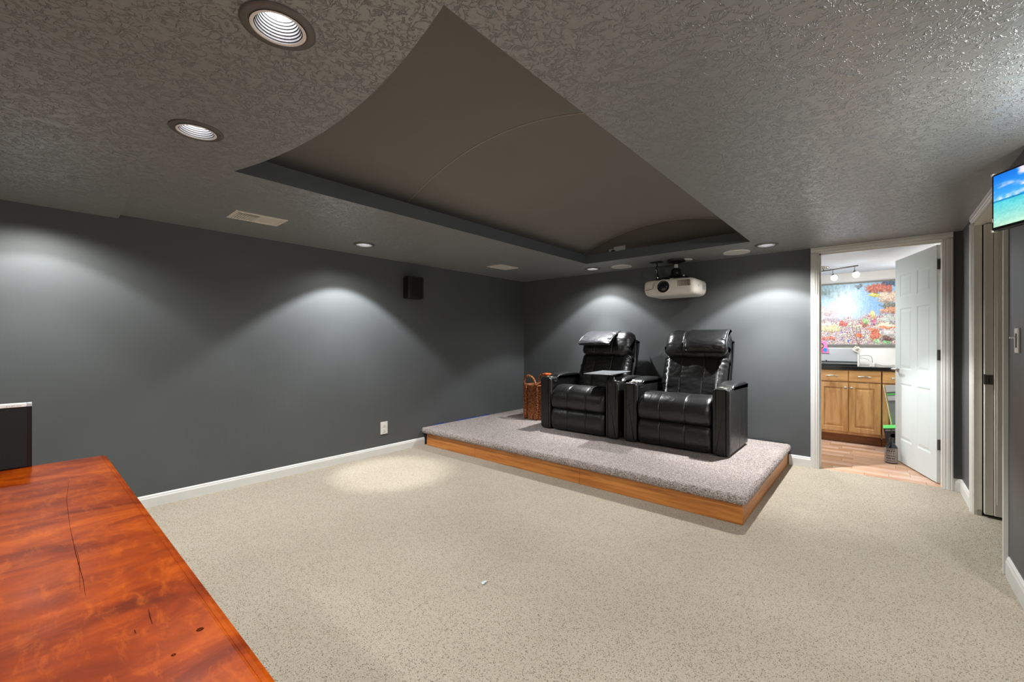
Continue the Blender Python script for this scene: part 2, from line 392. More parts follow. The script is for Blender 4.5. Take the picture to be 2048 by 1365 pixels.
# ceiling with the tray opening; near side of the opening is an arc
TX0, TX1, TY0, TY1 = -2.562, -0.874, 0.735, 4.285
def arc_y(x):
    c = (TX0 + TX1) / 2; h = (TX1 - TX0) / 2; sag = 0.112; R = (h * h + sag * sag) / (2 * sag)
    return TY0 + sag - R + math.sqrt(max(0, R * R - (x - c) ** 2))
bm = BM()
def quad(bm, a, b, c, d): return bm.faces.new([bm.verts.new(p) for p in (a, b, c, d)])
Z = CEIL
N = 40; xs = [TX0 + (TX1 - TX0) * i / N for i in range(N + 1)]
def loop_(pts):
    vs = [bm.verts.new((p[0], p[1], Z)) for p in pts]
    return [bm.edges.new((vs[i], vs[(i + 1) % len(vs)])) for i in range(len(vs))]
eds = loop_([(XL - .1, YF), (HX, YF), (HX, 2.98), (XR + .1, 2.98), (XR + .1, YB), (XL - .1, YB)])
eds += loop_([(x, arc_y(x)) for x in xs] + [(TX1, TY1), (TX0, TY1)])
for q in DOWN: eds += loop_([(q[0] + .072 * math.cos(2 * PI * k / 28), q[1] + .072 * math.sin(2 * PI * k / 28)) for k in range(28)])
bmesh.ops.triangle_fill(bm, use_beauty=True, use_dissolve=False, edges=eds, normal=(0, 0, -1))
for f in bm.faces: f.normal_flip() if f.normal.z > 0 else None
struct('ceiling', bm, 'ceiling', 'dark grey ceiling with a trowelled texture and a long tray opening', 'ceiling')
# lowered wedge of ceiling in the near left corner
bm = BM(); P = [(XL, YF, 2.085), (XL, 0.455, 2.085), (-3.30, 0.44, 2.1115), (-3.30, YF, 2.1115)]
lo = [bm.verts.new(p) for p in P]; hi = [bm.verts.new((p[0], p[1], 2.1125)) for p in P]
bm.faces.new(lo); bm.faces.new(hi)
for i in range(4): bm.faces.new((lo[i], lo[(i + 1) % 4], hi[(i + 1) % 4], hi[i]))
fixn(bm); struct('ceiling', bm, 'ceiling', 'slightly lowered wedge of textured ceiling above the near left wall', 'ceiling')
# fascia boards round the tray
FT = 2.211; th = 0.02
def fascia(n, poly, label):
    bm = BM(); A = [bm.verts.new((p[0], p[1], Z + 0.0004)) for p in poly]; B = [bm.verts.new((p[0], p[1], FT)) for p in poly]
    bm.faces.new(A); bm.faces.new(B)
    for i in range(len(poly)): bm.faces.new((A[i], A[(i + 1) % len(poly)], B[(i + 1) % len(poly)], B[i]))
    fixn(bm); struct('trim_%d' % n, bm, 'fascia', label, 'trim')
fascia(1, [(TX0 - .2, TY0 - .1), (TX0, TY0 - .1), (TX0, TY1 + .0), (TX0 - .2, TY1)], 'slate painted fascia ledge along the left side of the ceiling tray')
fascia(2, [(TX1, TY0 - .1), (TX1 + .2, TY0 - .1), (TX1 + .2, TY1), (TX1, TY1)], 'slate painted fascia ledge along the right side of the ceiling tray')
fascia(3, [(TX0 - .2, TY1), (TX1 + .2, TY1), (TX1 + .2, TY1 + .125), (TX0 - .2, TY1 + .125)], 'slate painted fascia ledge at the projector end of the ceiling tray')
fascia(4, [(x, arc_y(x)) for x in xs] + [(TX1, TY0 - .1), (TX0, TY0 - .1)], 'curved fascia ledge at the near end of the ceiling tray')
# barrel vault
cx = -1.718; K = 0.245; VH = 1.035; VZ = 2.471; VY0, VY1 = TY0 - .1, 4.40
bm = BM(); nv = 48; rows = []
for y in (VY0, 1.89, VY1):
    rows.append([bm.verts.new((cx + VH * (-1 + 2 * i / nv), y, VZ - K * (VH * (-1 + 2 * i / nv)) ** 2)) for i in range(nv + 1)])
for a, b in zip(rows[:-1], rows[1:]):
    for i in range(nv): bm.faces.new((a[i], a[i + 1], b[i + 1], b[i]))
for r in (rows[0], rows[-1]):
    e0 = bm.verts.new((r[0].co.x, r[0].co.y, FT - .02)); e1 = bm.verts.new((r[-1].co.x, r[-1].co.y, FT - .02)); bm.faces.new([e0] + r + [e1])
fixn(bm)
struct('ceiling', bm, 'vault', 'smooth dark barrel vault inside the ceiling tray', 'ceiling', smooth=False)
for o in (bpy.data.objects['ceiling.002'],):
    for p in o.data.polygons: p.use_smooth = abs(p.normal.y) < 0.5
for y, lb in ((1.89, 'thin pale arched joint line across the middle of the vault'), (4.393, 'thin pale arched joint line where the vault meets its end wall')):
    bm = BM(); pts = [(cx + VH * t, y, VZ - 0.0015 - K * (VH * t) ** 2) for t in np.linspace(-.97, .97, 50)]; tube(bm, pts, 0.0032, 5)
    struct('trim_5' if y < 2 else 'trim_6', bm, 'seam', lb, 'trim', True)

# walls
struct('wall_left', box(BM(), XL - .12, XL, YF - .12, YB + .12, 0, 2.3), 'wall', 'long slate grey wall on the left lit by a scallop of light', 'wall')
bm = BM(); box(bm, XL, -0.452, YB, YB + .06, 0, 2.3); box(bm, 0.42, XR + .12, YB, YB + .06, 0, 2.3); box(bm, -0.452, 0.42, YB, YB + .06, DH + .02, 2.3)
struct('wall_back', bm, 'wall', 'slate grey wall behind the two recliners, pierced by the doorway', 'wall')
bm = BM(); box(bm, -2.6, -0.452, YB + .06, YB + .12, 0, 2.3); box(bm, 0.42, 1.6, YB + .06, YB + .12, 0, 2.3); box(bm, -0.452, 0.42, YB + .06, YB + .12, DH + .02, 2.3)
struct('wall_kitchenette_near', bm, 'wallwhite', 'white wall face on the kitchenette side of the doorway', 'wall')
RW = XR
bm = BM(); box(bm, RW, RW + .12, 4.42, YB, 0, 2.3); box(bm, RW, RW + .12, 2.96, 3.43, 0, 2.3); box(bm, RW, RW + .12, 3.43, 4.42, DH, 2.3)
struct('wall_right', bm, 'wall', 'short slate grey wall on the right with the closet doorway', 'wall')
bm = BM(); box(bm, RW + .12, HX, 2.96, 3.08, 0, 2.3)
struct('wall_hall', bm, 'wall', 'slate grey wall running right from the light switch corner', 'wall')
bm = BM(); box(bm, HX, HX + .1, YF, 3.08, 0, 2.3); struct('wall_far_right', bm, 'wall', 'slate grey wall far to the right outside the view', 'wall')
bm = BM(); box(bm, XL, HX, YF - .12, YF, 0, 2.3); struct('wall_front', bm, 'wall', 'slate grey wall behind the camera', 'wall')
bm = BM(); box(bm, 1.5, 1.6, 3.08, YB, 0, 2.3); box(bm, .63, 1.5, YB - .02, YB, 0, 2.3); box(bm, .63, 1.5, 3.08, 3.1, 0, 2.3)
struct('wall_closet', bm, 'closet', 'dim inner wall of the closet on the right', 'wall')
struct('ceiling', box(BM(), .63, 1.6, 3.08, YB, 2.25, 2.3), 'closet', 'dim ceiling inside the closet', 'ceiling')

# baseboards
def bboard(name, axis, at, sgn, a0, a1, h, label):
    p = [(0, 0), (.014, 0), (.014, h * .72), (.010, h * .84), (.010, h * .9), (.004, h), (0, h)]
    bm = BM(); prism(bm, [(at + sgn * q[0], q[1]) for q in p], axis, a0, a1); fixn(bm)
    return struct(name, bm, 'base', label, 'baseboard')
bboard('baseboard_left', 'y', XL, 1, YF, 3.115, .088, 'white baseboard along the long left wall')
bboard('baseboard_back', 'x', YB, -1, -0.675, -0.497, .10, 'short white baseboard between platform and doorway')
bboard('baseboard_back', 'x', YB, -1, 0.456, XR - .0, .10, 'tiny white baseboard right of the doorway')
bboard('baseboard_right', 'y', XR, -1, 4.49, YB, .10, 'white baseboard between the two doorways on the right')
bboard('baseboard_right', 'y', XR, -1, 2.96, 3.34, .105, 'white baseboard below the light switch')

# casings (moulded)
def casing(name, label, pieces, mat='white'):
    """pieces: (axis, face coordinate, outward sign, horizontal range u0(outer)..u1(inner), z0, z1) vertical or head"""
    bm = BM()
    prof = [(0, 0), (0, .017), (.008, .019), (.014, .016), (.02, .018), (.034, .016), (.04, .012), (.05, .012), (.054, .008), (.058, .007), (.06, 0)]
    for kind, ax, at, sg, u0, u1, z0, z1 in pieces:
        w_ = abs(u1 - u0) if kind == 'v' else z1 - z0
        if kind == 'v':
            pl = [(u0 + (u1 - u0) * a / .06, at + sg * b) for a, b in prof]
            if ax == 'x': prism(bm, pl, 'z', z0, z1)
            else: prism(bm, [(q[1], q[0]) for q in pl], 'z', z0, z1)
        else:
            pl = [(at + sg * b, z1 - (z1 - z0) * a / .06) for a, b in prof]
            prism(bm, pl, 'x' if ax == 'x' else 'y', u0, u1)
    fixn(bm); return tag(obj(name, bm, mat), label, 'door frame', None, 'structure')
d1 = casing('door_1', 'white moulded door casing around the doorway to the kitchenette',
            [('v', 'x', YB, -1, -0.497, -0.437, 0, DH), ('v', 'x', YB, -1, 0.458, 0.400, 0, DH), ('h', 'x', YB, -1, -0.497, 0.458, DH, 2.1115)])
bm = BM(); box(bm, -0.452, -0.432, YB - .004, YB + .125, 0, DH + .02); box(bm, 0.395, 0.415, YB - .004, YB + .125, 0, DH + .02); box(bm, -0.452, 0.415, YB - .004, YB + .125, DH, DH + .02)
box(bm, -0.432, -0.420, YB + .03, YB + .07, 0, DH); box(bm, -0.432, 0.395, YB + .03, YB + .07, DH - .012, DH)
obj('jamb', bm, 'white', d1)
d2 = casing('door_2', 'white moulded door casing around the closet doorway on the right',
            [('v', 'y', RW, -1, 4.475, 4.415, 0, DH), ('v', 'y', RW, -1, 3.365, 3.425, 0, DH), ('h', 'y', RW, -1, 3.365, 4.475, DH, 2.1115)], 'white')
bm = BM(); box(bm, RW - .004, RW + .035, 4.395, 4.42, 0, DH); box(bm, RW - .004, RW + .125, 3.425, 3.445, 0, DH); box(bm, RW - .004, RW + .125, 3.425, 4.42, DH - .02, DH)
obj('jamb', bm, 'jamb', d2)
bm = BM(); box(bm, RW + .035, RW + .12, 4.41, 4.42, 0, DH); obj('dark_gap', bm, 'darkgap', d2)
bm = BM(); box(bm, RW + .012, RW + .034, 4.385, 4.396, 0.0, 0.035, .002); obj('pivot_bracket', bm, 'chrome', d2)

# closet door leaves folded open inside the closet doorway
t = thing('folding_door', 'off white folding closet door pushed open on the right', 'door', (RW + .042, 4.36, 0))
bm = BM(); box(bm, 0, .042, 0, .045, .02, 2.03, .003); obj('door_leaf', bm, 'jamb', t)
bm = BM(); box(bm, .044, .10, -.01, .035, .02, 2.03, .004); box(bm, .056, .080, -.014, -.009, .10, 1.98, .002); box(bm, .10, .62, .004, .035, .02, 2.03, .003); obj('door_leaf', bm, 'jamb', t)
bm = BM(); box(bm, .004, .04, -.003, .0005, .92, .985, .001); box(bm, -.002, .0045, -.001, .014, .92, .99, .001); p_ = obj('latch_plate', bm, 'hinge', t)
bm = BM(); box(bm, .019, .023, -.0045, -.0025, .938, .965); box(bm, .015, .028, -.0045, -.0025, .974, .977); obj('latch_slot', bm, 'darkgap', p_)

# ------------------------------------------------------------------ platform
PX, PY = -0.682, 3.117
pl = thing('riser_platform', 'low seating platform with oak fascia and mauve carpeted top', 'platform', (0, 0, 0))
bm = BM(); box(bm, XL + .002, PX - .02, PY + .02, YB - .002, 0.0, .13); obj('core', bm, 'darkgap', pl)
for a, b in ((XL + .048, -3.205), (-3.203, -1.933), (-1.931, PX)):
    bm = BM(); box(bm, a, b, PY, PY + .019, 0.001, .138, .0015); obj('fascia_board', bm, 'oakx', pl)
bm = BM(); box(bm, PX - .019, PX, PY + .0195, YB - .016, 0.001, .138, .0015); obj('fascia_board', bm, 'oaky', pl)
# carpet slab with rolled, slightly fuzzy edge
bm = BM(); r_ = .027; zt = .203; zb = .137; x1 = PX + .03; y0 = PY - .034
prof = [(0.0, zb)] + [(-0.006 - 0.0, zb)] ; prof = []
for k in range(13):
    a = -PI / 2 + PI * k / 12; prof.append((r_ * (1 - math.cos(a)), (zb + zt) / 2 + (zt - zb) / 2 * math.sin(a)))
ny, nx = 240, 420
def fz(p, amp): return Vector(p) + Vector((noise.noise(Vector(p) * 130), noise.noise(Vector(p) * 130 + Vector((9, 0, 0))), noise.noise(Vector(p) * 130 + Vector((0, 9, 0))))) * amp
# front edge strip, corner, right edge strip as one loft along a path with rounded corner
path = []; cr = .05
for i in range(nx): path.append(((XL + .002) + (x1 - cr - XL - .002) * i / (nx - 1), y0, 0.0))
for k in range(1, 8): a = -PI / 2 + PI / 2 * k / 8; path.append((x1 - cr + cr * math.cos(a), y0 + cr + cr * math.sin(a), a + PI / 2))
for i in range(ny): path.append((x1, y0 + cr + (YB - .004 - cr * 1.2 - y0) * i / (ny - 1) * 0.985, PI / 2))
for k in range(1, 7): a = PI / 2 * k / 7; path.append((x1 - cr + cr * math.cos(a), YB - .004 - cr + cr * math.sin(a) - .0, PI / 2 + a))
rings = []
for (px, py, ang) in path:
    nx_, ny_ = math.sin(ang), -math.cos(ang)   # outward
    rings.append([bm.verts.new(fz((px - nx_ * d, py - ny_ * d, z), .0065 if 0 < k_ < len(prof) - 1 else 0.0)) for k_, (d, z) in enumerate(prof)])
for A, B in zip(rings[:-1], rings[1:]):
    for k in range(len(prof) - 1): bm.faces.new((A[k], B[k], B[k + 1], A[k + 1]))
top = [r[-1] for r in rings]; bot = [r[0] for r in rings]
tl = bm.verts.new((XL + .002, YB - .002, zt)); bl = bm.verts.new((XL + .002, YB - .002, zb))
ft = bm.faces.new(top + [tl]); fb = bm.faces.new(bot + [bl])
fixn(bm); bmesh.ops.triangulate(bm, faces=[f for f in bm.faces if len(f.verts) > 6])
obj('carpet_top', bm, 'pcarpet', pl, smooth=False, label='mauve flecked carpet with rolled edge')
bm = BM()
for a, b in ((3.25, 3.42), (3.62, 4.02), (4.06, 4.22)): box(bm, XL + .0005, XL + .0028, a, b, .2, .2135)
obj('tape_strip', bm, 'blue', pl, label='blue tape left along the wall')

# ------------------------------------------------------------------ downlight fixtures
def downlight(x, y, label):
    t = thing('downlight', label, 'ceiling light', (x, y, CEIL), 0, 'recessed downlights in the dark ceiling')
    bm = BM(); lathe(bm, [(.096, -.0005), (.096, -.003), (.090, -.005), (.078, -.006), (.070, -.005), (.070, .0)], 40, cap=False); obj('trim_ring', bm, 'rim', t, True)
    bm = BM(); pr = [(.071, -.007), (.066, -.0085), (.062, -.006)]; rr = .062; zz = -.006
    lathe(bm, pr, 40, cap=False); obj('inner_lip', bm, 'lip', t, True)
    bm = BM(); pr = [(.062, -.006)]
    for k in range(9): r0 = .062 - .003 * k; pr += [(r0, -.006 + .0075 * (k + .55)), (r0 - .003, -.006 + .0075 * (k + .6)), (r0 - .003, -.006 + .0075 * (k + 1))]
    for k in range(len(pr) - 1):
        lathe(bm, [pr[k], pr[k + 1]], 40, cap=False, mi=(1 if k % 3 == 1 else 0))
    obj('baffle', bm, ['baffle', 'baffled'], t, False)
    bm = BM(); lathe(bm, [(.0375, .060), (.0365, .048), (.030, .041), (.015, .037), (.001, .036)], 32, cap=False); obj('bulb', bm, 'bulb', t, True)
    bm = BM(); lathe(bm, [(.0975, -.0002), (.099, .07), (.001, .07)], 32, cap=False); obj('housing', bm, 'baffled', t)
    return t
DL = ['nearest recessed downlight, at the top of the picture beside the tray curve', 'second recessed downlight from the picture top, left of the tray curve',
      'recessed downlight close to the left wall, left edge of the picture', 'recessed downlight between the two ceiling vents', 'recessed downlight at the far left corner of the tray',
      'recessed downlight between ceiling speaker and doorway', 'unseen downlight added as fill behind the camera left', 'unseen downlight added as fill behind the camera near the left wall', 'unseen downlight added as fill behind the camera right', 'unseen downlight added as fill just above the picture frame at the right wall']
for q, lb in zip(DOWN, DL): downlight(q[0], q[1], lb)

# ceiling vents
def vent(cx_, cy_, wx, wy, label, rz=0.0, closed=False):
    t = thing('ceiling_vent', label, 'vent', (cx_, cy_, CEIL), rz, 'air vents in the ceiling strip by the left wall')
    bm = BM(); fx = wx / 2; fy = wy / 2; b = .027
    for q in ((-fx, fx, -fy, -fy + b), (-fx, fx, fy - b, fy), (-fx, -fx + b, -fy + b, fy - b), (fx - b, fx, -fy + b, fy - b)): box(bm, q[0], q[1], q[2], q[3], -.007, -.0005, .002, 1)
    box(bm, -fx + b, fx - b, -.006, .006, -.006, -.0006); obj('frame', bm, 'vent', t)
    obj('backing', box(BM(), -fx + b, fx - b, -fy + b, fy - b, -.0012, -.0004), 'darkgap', t)
    for s in (-1, 1):
        bm = BM(); n = 9; y0_ = s * .006; L = fy - b - .006
        for k in range(n):
            yc = s * (.006 + L * (k + .5) / n); wd = L / n * (.74 if s < 0 and not closed else .96)
            if s < 0 and not closed:
                box(bm, -fx + b, fx - b - .062, yc - wd / 2, yc + wd / 2, -.0055, -.002); box(bm, fx - b - .048, fx - b - .030, yc - wd / 2, yc + wd / 2, -.0055, -.002); box(bm, fx - b - .014, fx - b, yc - wd / 2, yc + wd / 2, -.0055, -.002)
            else: box(bm, -fx + b, fx - b, yc - wd / 2, yc + wd / 2, -.0045, -.002)
        if s < 0 and not closed:
            for a_ in (fx - b - .062, fx - b - .032, fx - b - .002): box(bm, a_ - .004, a_ + .004, -fy + b, -.006, -.0058, -.0042)
        obj('louvre_bank', bm, 'vent', t)
vent(-3.415, 1.128, .232, .335, 'larger looking ceiling vent with a row of dark slots, nearer the camera', math.radians(-1.5))
vent(-3.43, 3.80, .22, .33, 'small far ceiling vent between the second light and the room corner', 0, True)

# in-ceiling speakers
for x, y, lb in ((-2.335, 4.708, 'round off white ceiling speaker left of the projector'), (-1.083, 4.70, 'round off white ceiling speaker right of the projector')):
    t = thing('ceiling_speaker', lb, 'speaker', (x, y, CEIL), 0, 'round speakers in the ceiling')
    bm = BM(); lathe(bm, [(.122, -.0005), (.122, -.003), (.118, -.006), (.113, -.006), (.112, -.004)], 48, cap=False); obj('rim', bm, 'whiteplastic', t, True)
    bm = BM(); lathe(bm, [(.113, -.0035), (.06, -.005), (.001, -.0055)], 48, cap=False); obj('grille', bm, 'ivory', t, True)

# ------------------------------------------------------------------ projector and its mount
PC = (-1.683, 4.665); PZ0, PZ1 = 1.700, 1.872
t = thing('projector', 'white home theatre projector hanging above the recliners', 'projector', (PC[0], PC[1], PZ0))
hw, hd, hh = .268, .215, PZ1 - PZ0
def outline(s, ins=0.0):
    p = []
    for k in range(9): x = -hw + .07 + (2 * hw - .14) * k / 8; p.append((x, -hd - .012 * (1 - (x / (hw - .07)) ** 2)))
    c = []
    for cxx, cyy, a0 in ((hw - .05, -hd + .055, -PI / 2), (hw - .035, hd - .035, 0), (-hw + .035, hd - .035, PI / 2), (-hw + .05, -hd + .055, PI)):
        r = .05 if cyy < 0 else .035
        for k in range(1, 7): a = a0 + PI / 2 * k / 7; c.append((cxx + r * math.cos(a), cyy + r * math.sin(a)))
    q = p + c
    return [(x * s, y * s) for x, y in q]
bm = BM(); rings = []
for s, z in ((.70, .0), (.80, .0025), (.885, .010), (.95, .026), (.985, .048), (1.0, .075), (1.0, .128), (.985, .150), (.955, .164), (.90, hh - .002), (.86, hh)):
    rings.append([bm.verts.new((x, y, z)) for x, y in outline(s)])
for A, B in zip(rings[:-1], rings[1:]):
    for i in range(len(A)): bm.faces.new((A[i], A[(i + 1) % len(A)], B[(i + 1) % len(A)], B[i]))
bm.faces.new(rings[0]); bm.faces.new(rings[-1]); fixn(bm); obj('shell', bm, 'proj', t, True)
bm = BM(); lx = -.035; lathe(bm, [(.074, -.216), (.074, -.243), (.070, -.248), (.064, -.246), (.063, -.225)], 40, cx=lx, cz=.094, axis='y', cap=False); ring = obj('lens_ring', bm, 'proj', t, True)
bm = BM(); lathe(bm, [(.0635, -.246), (.056, -.236), (.044, -.232), (.038, -.238), (.001, -.241)], 40, cx=lx, cz=.094, axis='y', cap=False); obj('lens', bm, 'glassdark', ring, True)
bm = BM()
for k in range(11):
    xx = .105 + k * .0118; prism(bm, [(xx, .150), (xx + .004, .150), (xx + .010, .088), (xx + .006, .088)], 'y', -hd - .0125 + .006 * (xx / .2) ** 2 - .001, -hd + .03)
fixn(bm); obj('front_vent', bm, 'projline', t)
bm = BM()
prism(bm, [(-.24, .066), (-.17, .074), (-.155, .080), (-.130, .148), (-.133, .148), (-.158, .083), (-.17, .077), (-.24, .069)], 'y', -hd - .0085, -hd + .03)
for k in range(6): prism(bm, [(-.165 + k * .003, .10 + .008 * k), (-.16 + k * .003, .10 + .008 * k), (-.16 + k * .003, .103 + .008 * k), (-.165 + k * .003, .103 + .008 * k)], 'y', -hd - .0085, -hd + .03)
fixn(bm); obj('panel_line', bm, 'projline', t)
bm = BM(); box(bm, hw - .01, hw + .0006, .06, .15, .07, .12)
for k in range(4): box(bm, hw - .01, hw + .0014, .065 + k * .022, .077 + k * .022, .074, .116)
obj('side_ports', bm, 'greybox', t); bm = BM(); box(bm, hw - .01, hw + .001, -.07, -.045, .088, .108, .002); obj('side_badge', bm, 'greybox', t)
bm = BM(); box(bm, .05, .16, -.17, -.06, hh - .001, hh + .008, .003); obj('top_recess', bm, 'projline', t)
bm = BM(); box(bm, .02, .055, -.205, -.18, .155, .178, .005); obj('lens_dial', bm, 'proj', t)
bm = BM(); box(bm, -.03, .04, -.2235, -.21, .030, .0325); obj('front_mark', bm, 'greybox', t)
t = thing('projector_mount', 'black ceiling mount with short white pole holding the projector', 'bracket', (-1.69, 4.72, CEIL))
bm = BM(); lathe(bm, [(.095, -.001), (.098, -.012), (.085, -.026), (.04, -.034), (.022, -.05), (.001, -.05)], 36); obj('ceiling_plate', bm, 'blackplastic', t, True)
bm = BM(); lathe(bm, [(.02, -.05), (.02, -.115)], 20); obj('pole', bm, 'whiteplastic', t, True)
bm = BM(); lathe(bm, [(.026, -.09), (.05, -.11), (.055, -.15), (.05, -.175), (.02, -.18)], 20); box(bm, -.06, .06, -.05, .05, -.185, -.165, .004); obj('joint', bm, 'blackplastic', t, True)
bm = BM(); box(bm, -.16, .13, -.03, .03, -.205, -.186, .004); box(bm, -.17, -.15, -.14, .10, -.222, -.200, .004); box(bm, .11, .13, -.14, .10, -.222, -.200, .004); obj('arm', bm, 'blackplastic', t)
for x in (-.16, .12):
    for y in (-.12, .08): obj('screw', lathe(BM(), [(.008, -.238), (.008, -.21), (.012, -.205), (.012, -.192)], 10, cx=x, cy=y), 'chrome', t)
bm = BM(); lathe(bm, [(.07, -.0005), (.07, -.006), (.06, -.009), (.001, -.009)], 28, cx=.085, cy=.05); obj('cable_plate', bm, 'whiteplastic', t, True)
t = thing('safety_hook', 'small black ceiling plate with a cable hanging to the projector', 'hook', (-1.905, 4.70, CEIL))
bm = BM(); box(bm, -.065, .065, -.045, .045, -.006, -.0005, .002); obj('plate', bm, 'blackplastic', t)
bm = BM(); tube(bm, crom([(.0, 0, -.004), (.012, 0, -.04), (.0, 0, -.07), (.014, 0, -.11), (.02, -.005, -.15), (.036, -.01, -.19), (.05, -.02, -.236)], 30, False), .006, 6); obj('cable', bm, 'blackplastic', t, True)
bm = BM(); tube(bm, [(.0, 0, -.085), (.008, 0, -.105), (.012, 0, -.125)], .0075, 6); obj('clip', bm, 'chrome', t, True)

# tray outlet
t = thing('outlet_plate', 'white outlet plate on the end wall of the ceiling tray', 'outlet', (-2.20, 4.392, 2.25))
bm = BM(); box(bm, -.07, .07, -.004, .004, -.038, .034, .003); obj('plate', bm, 'whiteplastic', t)
bm = BM(); box(bm, -.128, -.074, -.01, .004, -.038, .012, .003); obj('side_plate', bm, 'whiteplastic', t)
bm = BM(); box(bm, -.085, -.052, -.035, -.004, -.036, -.006, .004); obj('plug', bm, 'blackplastic', t)

# ------------------------------------------------------------------ wall items
t = thing('wall_speaker', 'small black satellite speaker high on the left wall', 'speaker', (XL, 2.925, 1.822))
bm = BM(); pf = [(.001, -.098), (.07, -.112), (.10, -.106), (.118, -.09), (.128, 0), (.118, .09), (.10, .106), (.07, .112), (.001, .098)]
prism(bm, pf, 'z', -.122, .122); fixn(bm); bmesh.ops.bevel(bm, geom=[e for e in bm.edges if abs(e.verts[0].co.z - e.verts[1].co.z) < 1e-5], offset=.006, segments=2, affect='EDGES'); obj('cabinet', bm, 'blackplastic', t)
bm = BM(); pf = [(.118, -.086), (.131, 0), (.118, .086), (.11, .086), (.11, -.086)]; prism(bm, pf, 'z', -.105, .112); fixn(bm); obj('grille', bm, 'blackmatte', t)
bm = BM(); box(bm, .05, .056, -.003, .003, .122, .126); obj('status_light', bm, 'chrome', t)
t = thing('wall_outlet', 'white duplex outlet low on the left wall near the platform', 'outlet', (XL, 2.578, .279))
bm = BM(); box(bm, .0005, .006, -.043, .043, -.066, .066, .002); pp = obj('cover_plate', bm, 'whiteplastic', t)
for z in (-.026, .026):
    bm = BM(); box(bm, .005, .0085, -.017, .017, z - .018, z + .018, .003); o = obj('socket', bm, 'whiteplastic', t)
    bm = BM(); box(bm, .0083, .0088, -.008, -.006, z - .003, z + .008); box(bm, .0083, .0088, .006, .008, z - .003, z + .008); lathe(bm, [(.0025, .0083), (.0025, .0088)], 8, cy=0, cz=z - .009, axis='x'); obj('slots', bm, 'ink', o)
t = thing('light_switch', 'white slide dimmer switch on the right wall beside the closet doorway', 'switch', (XR, 3.158, 1.222))
bm = BM(); box(bm, -.007, -.0005, -.036, .036, -.06, .06, .002); obj('cover_plate', bm, 'whiteplastic', t)
bm = BM(); box(bm, -.0085, -.0068, -.012, .020, -.034, .034); obj('slot', bm, 'ink', t)
bm = BM(); box(bm, -.0105, -.0085, -.002, .010, -.034, .034, .001); obj('slider_track', bm, 'whiteplastic', t)
bm = BM(); box(bm, -.028, -.0085, -.008, .014, .010, .018, .002); obj('slider_knob', bm, 'whiteplastic', t)

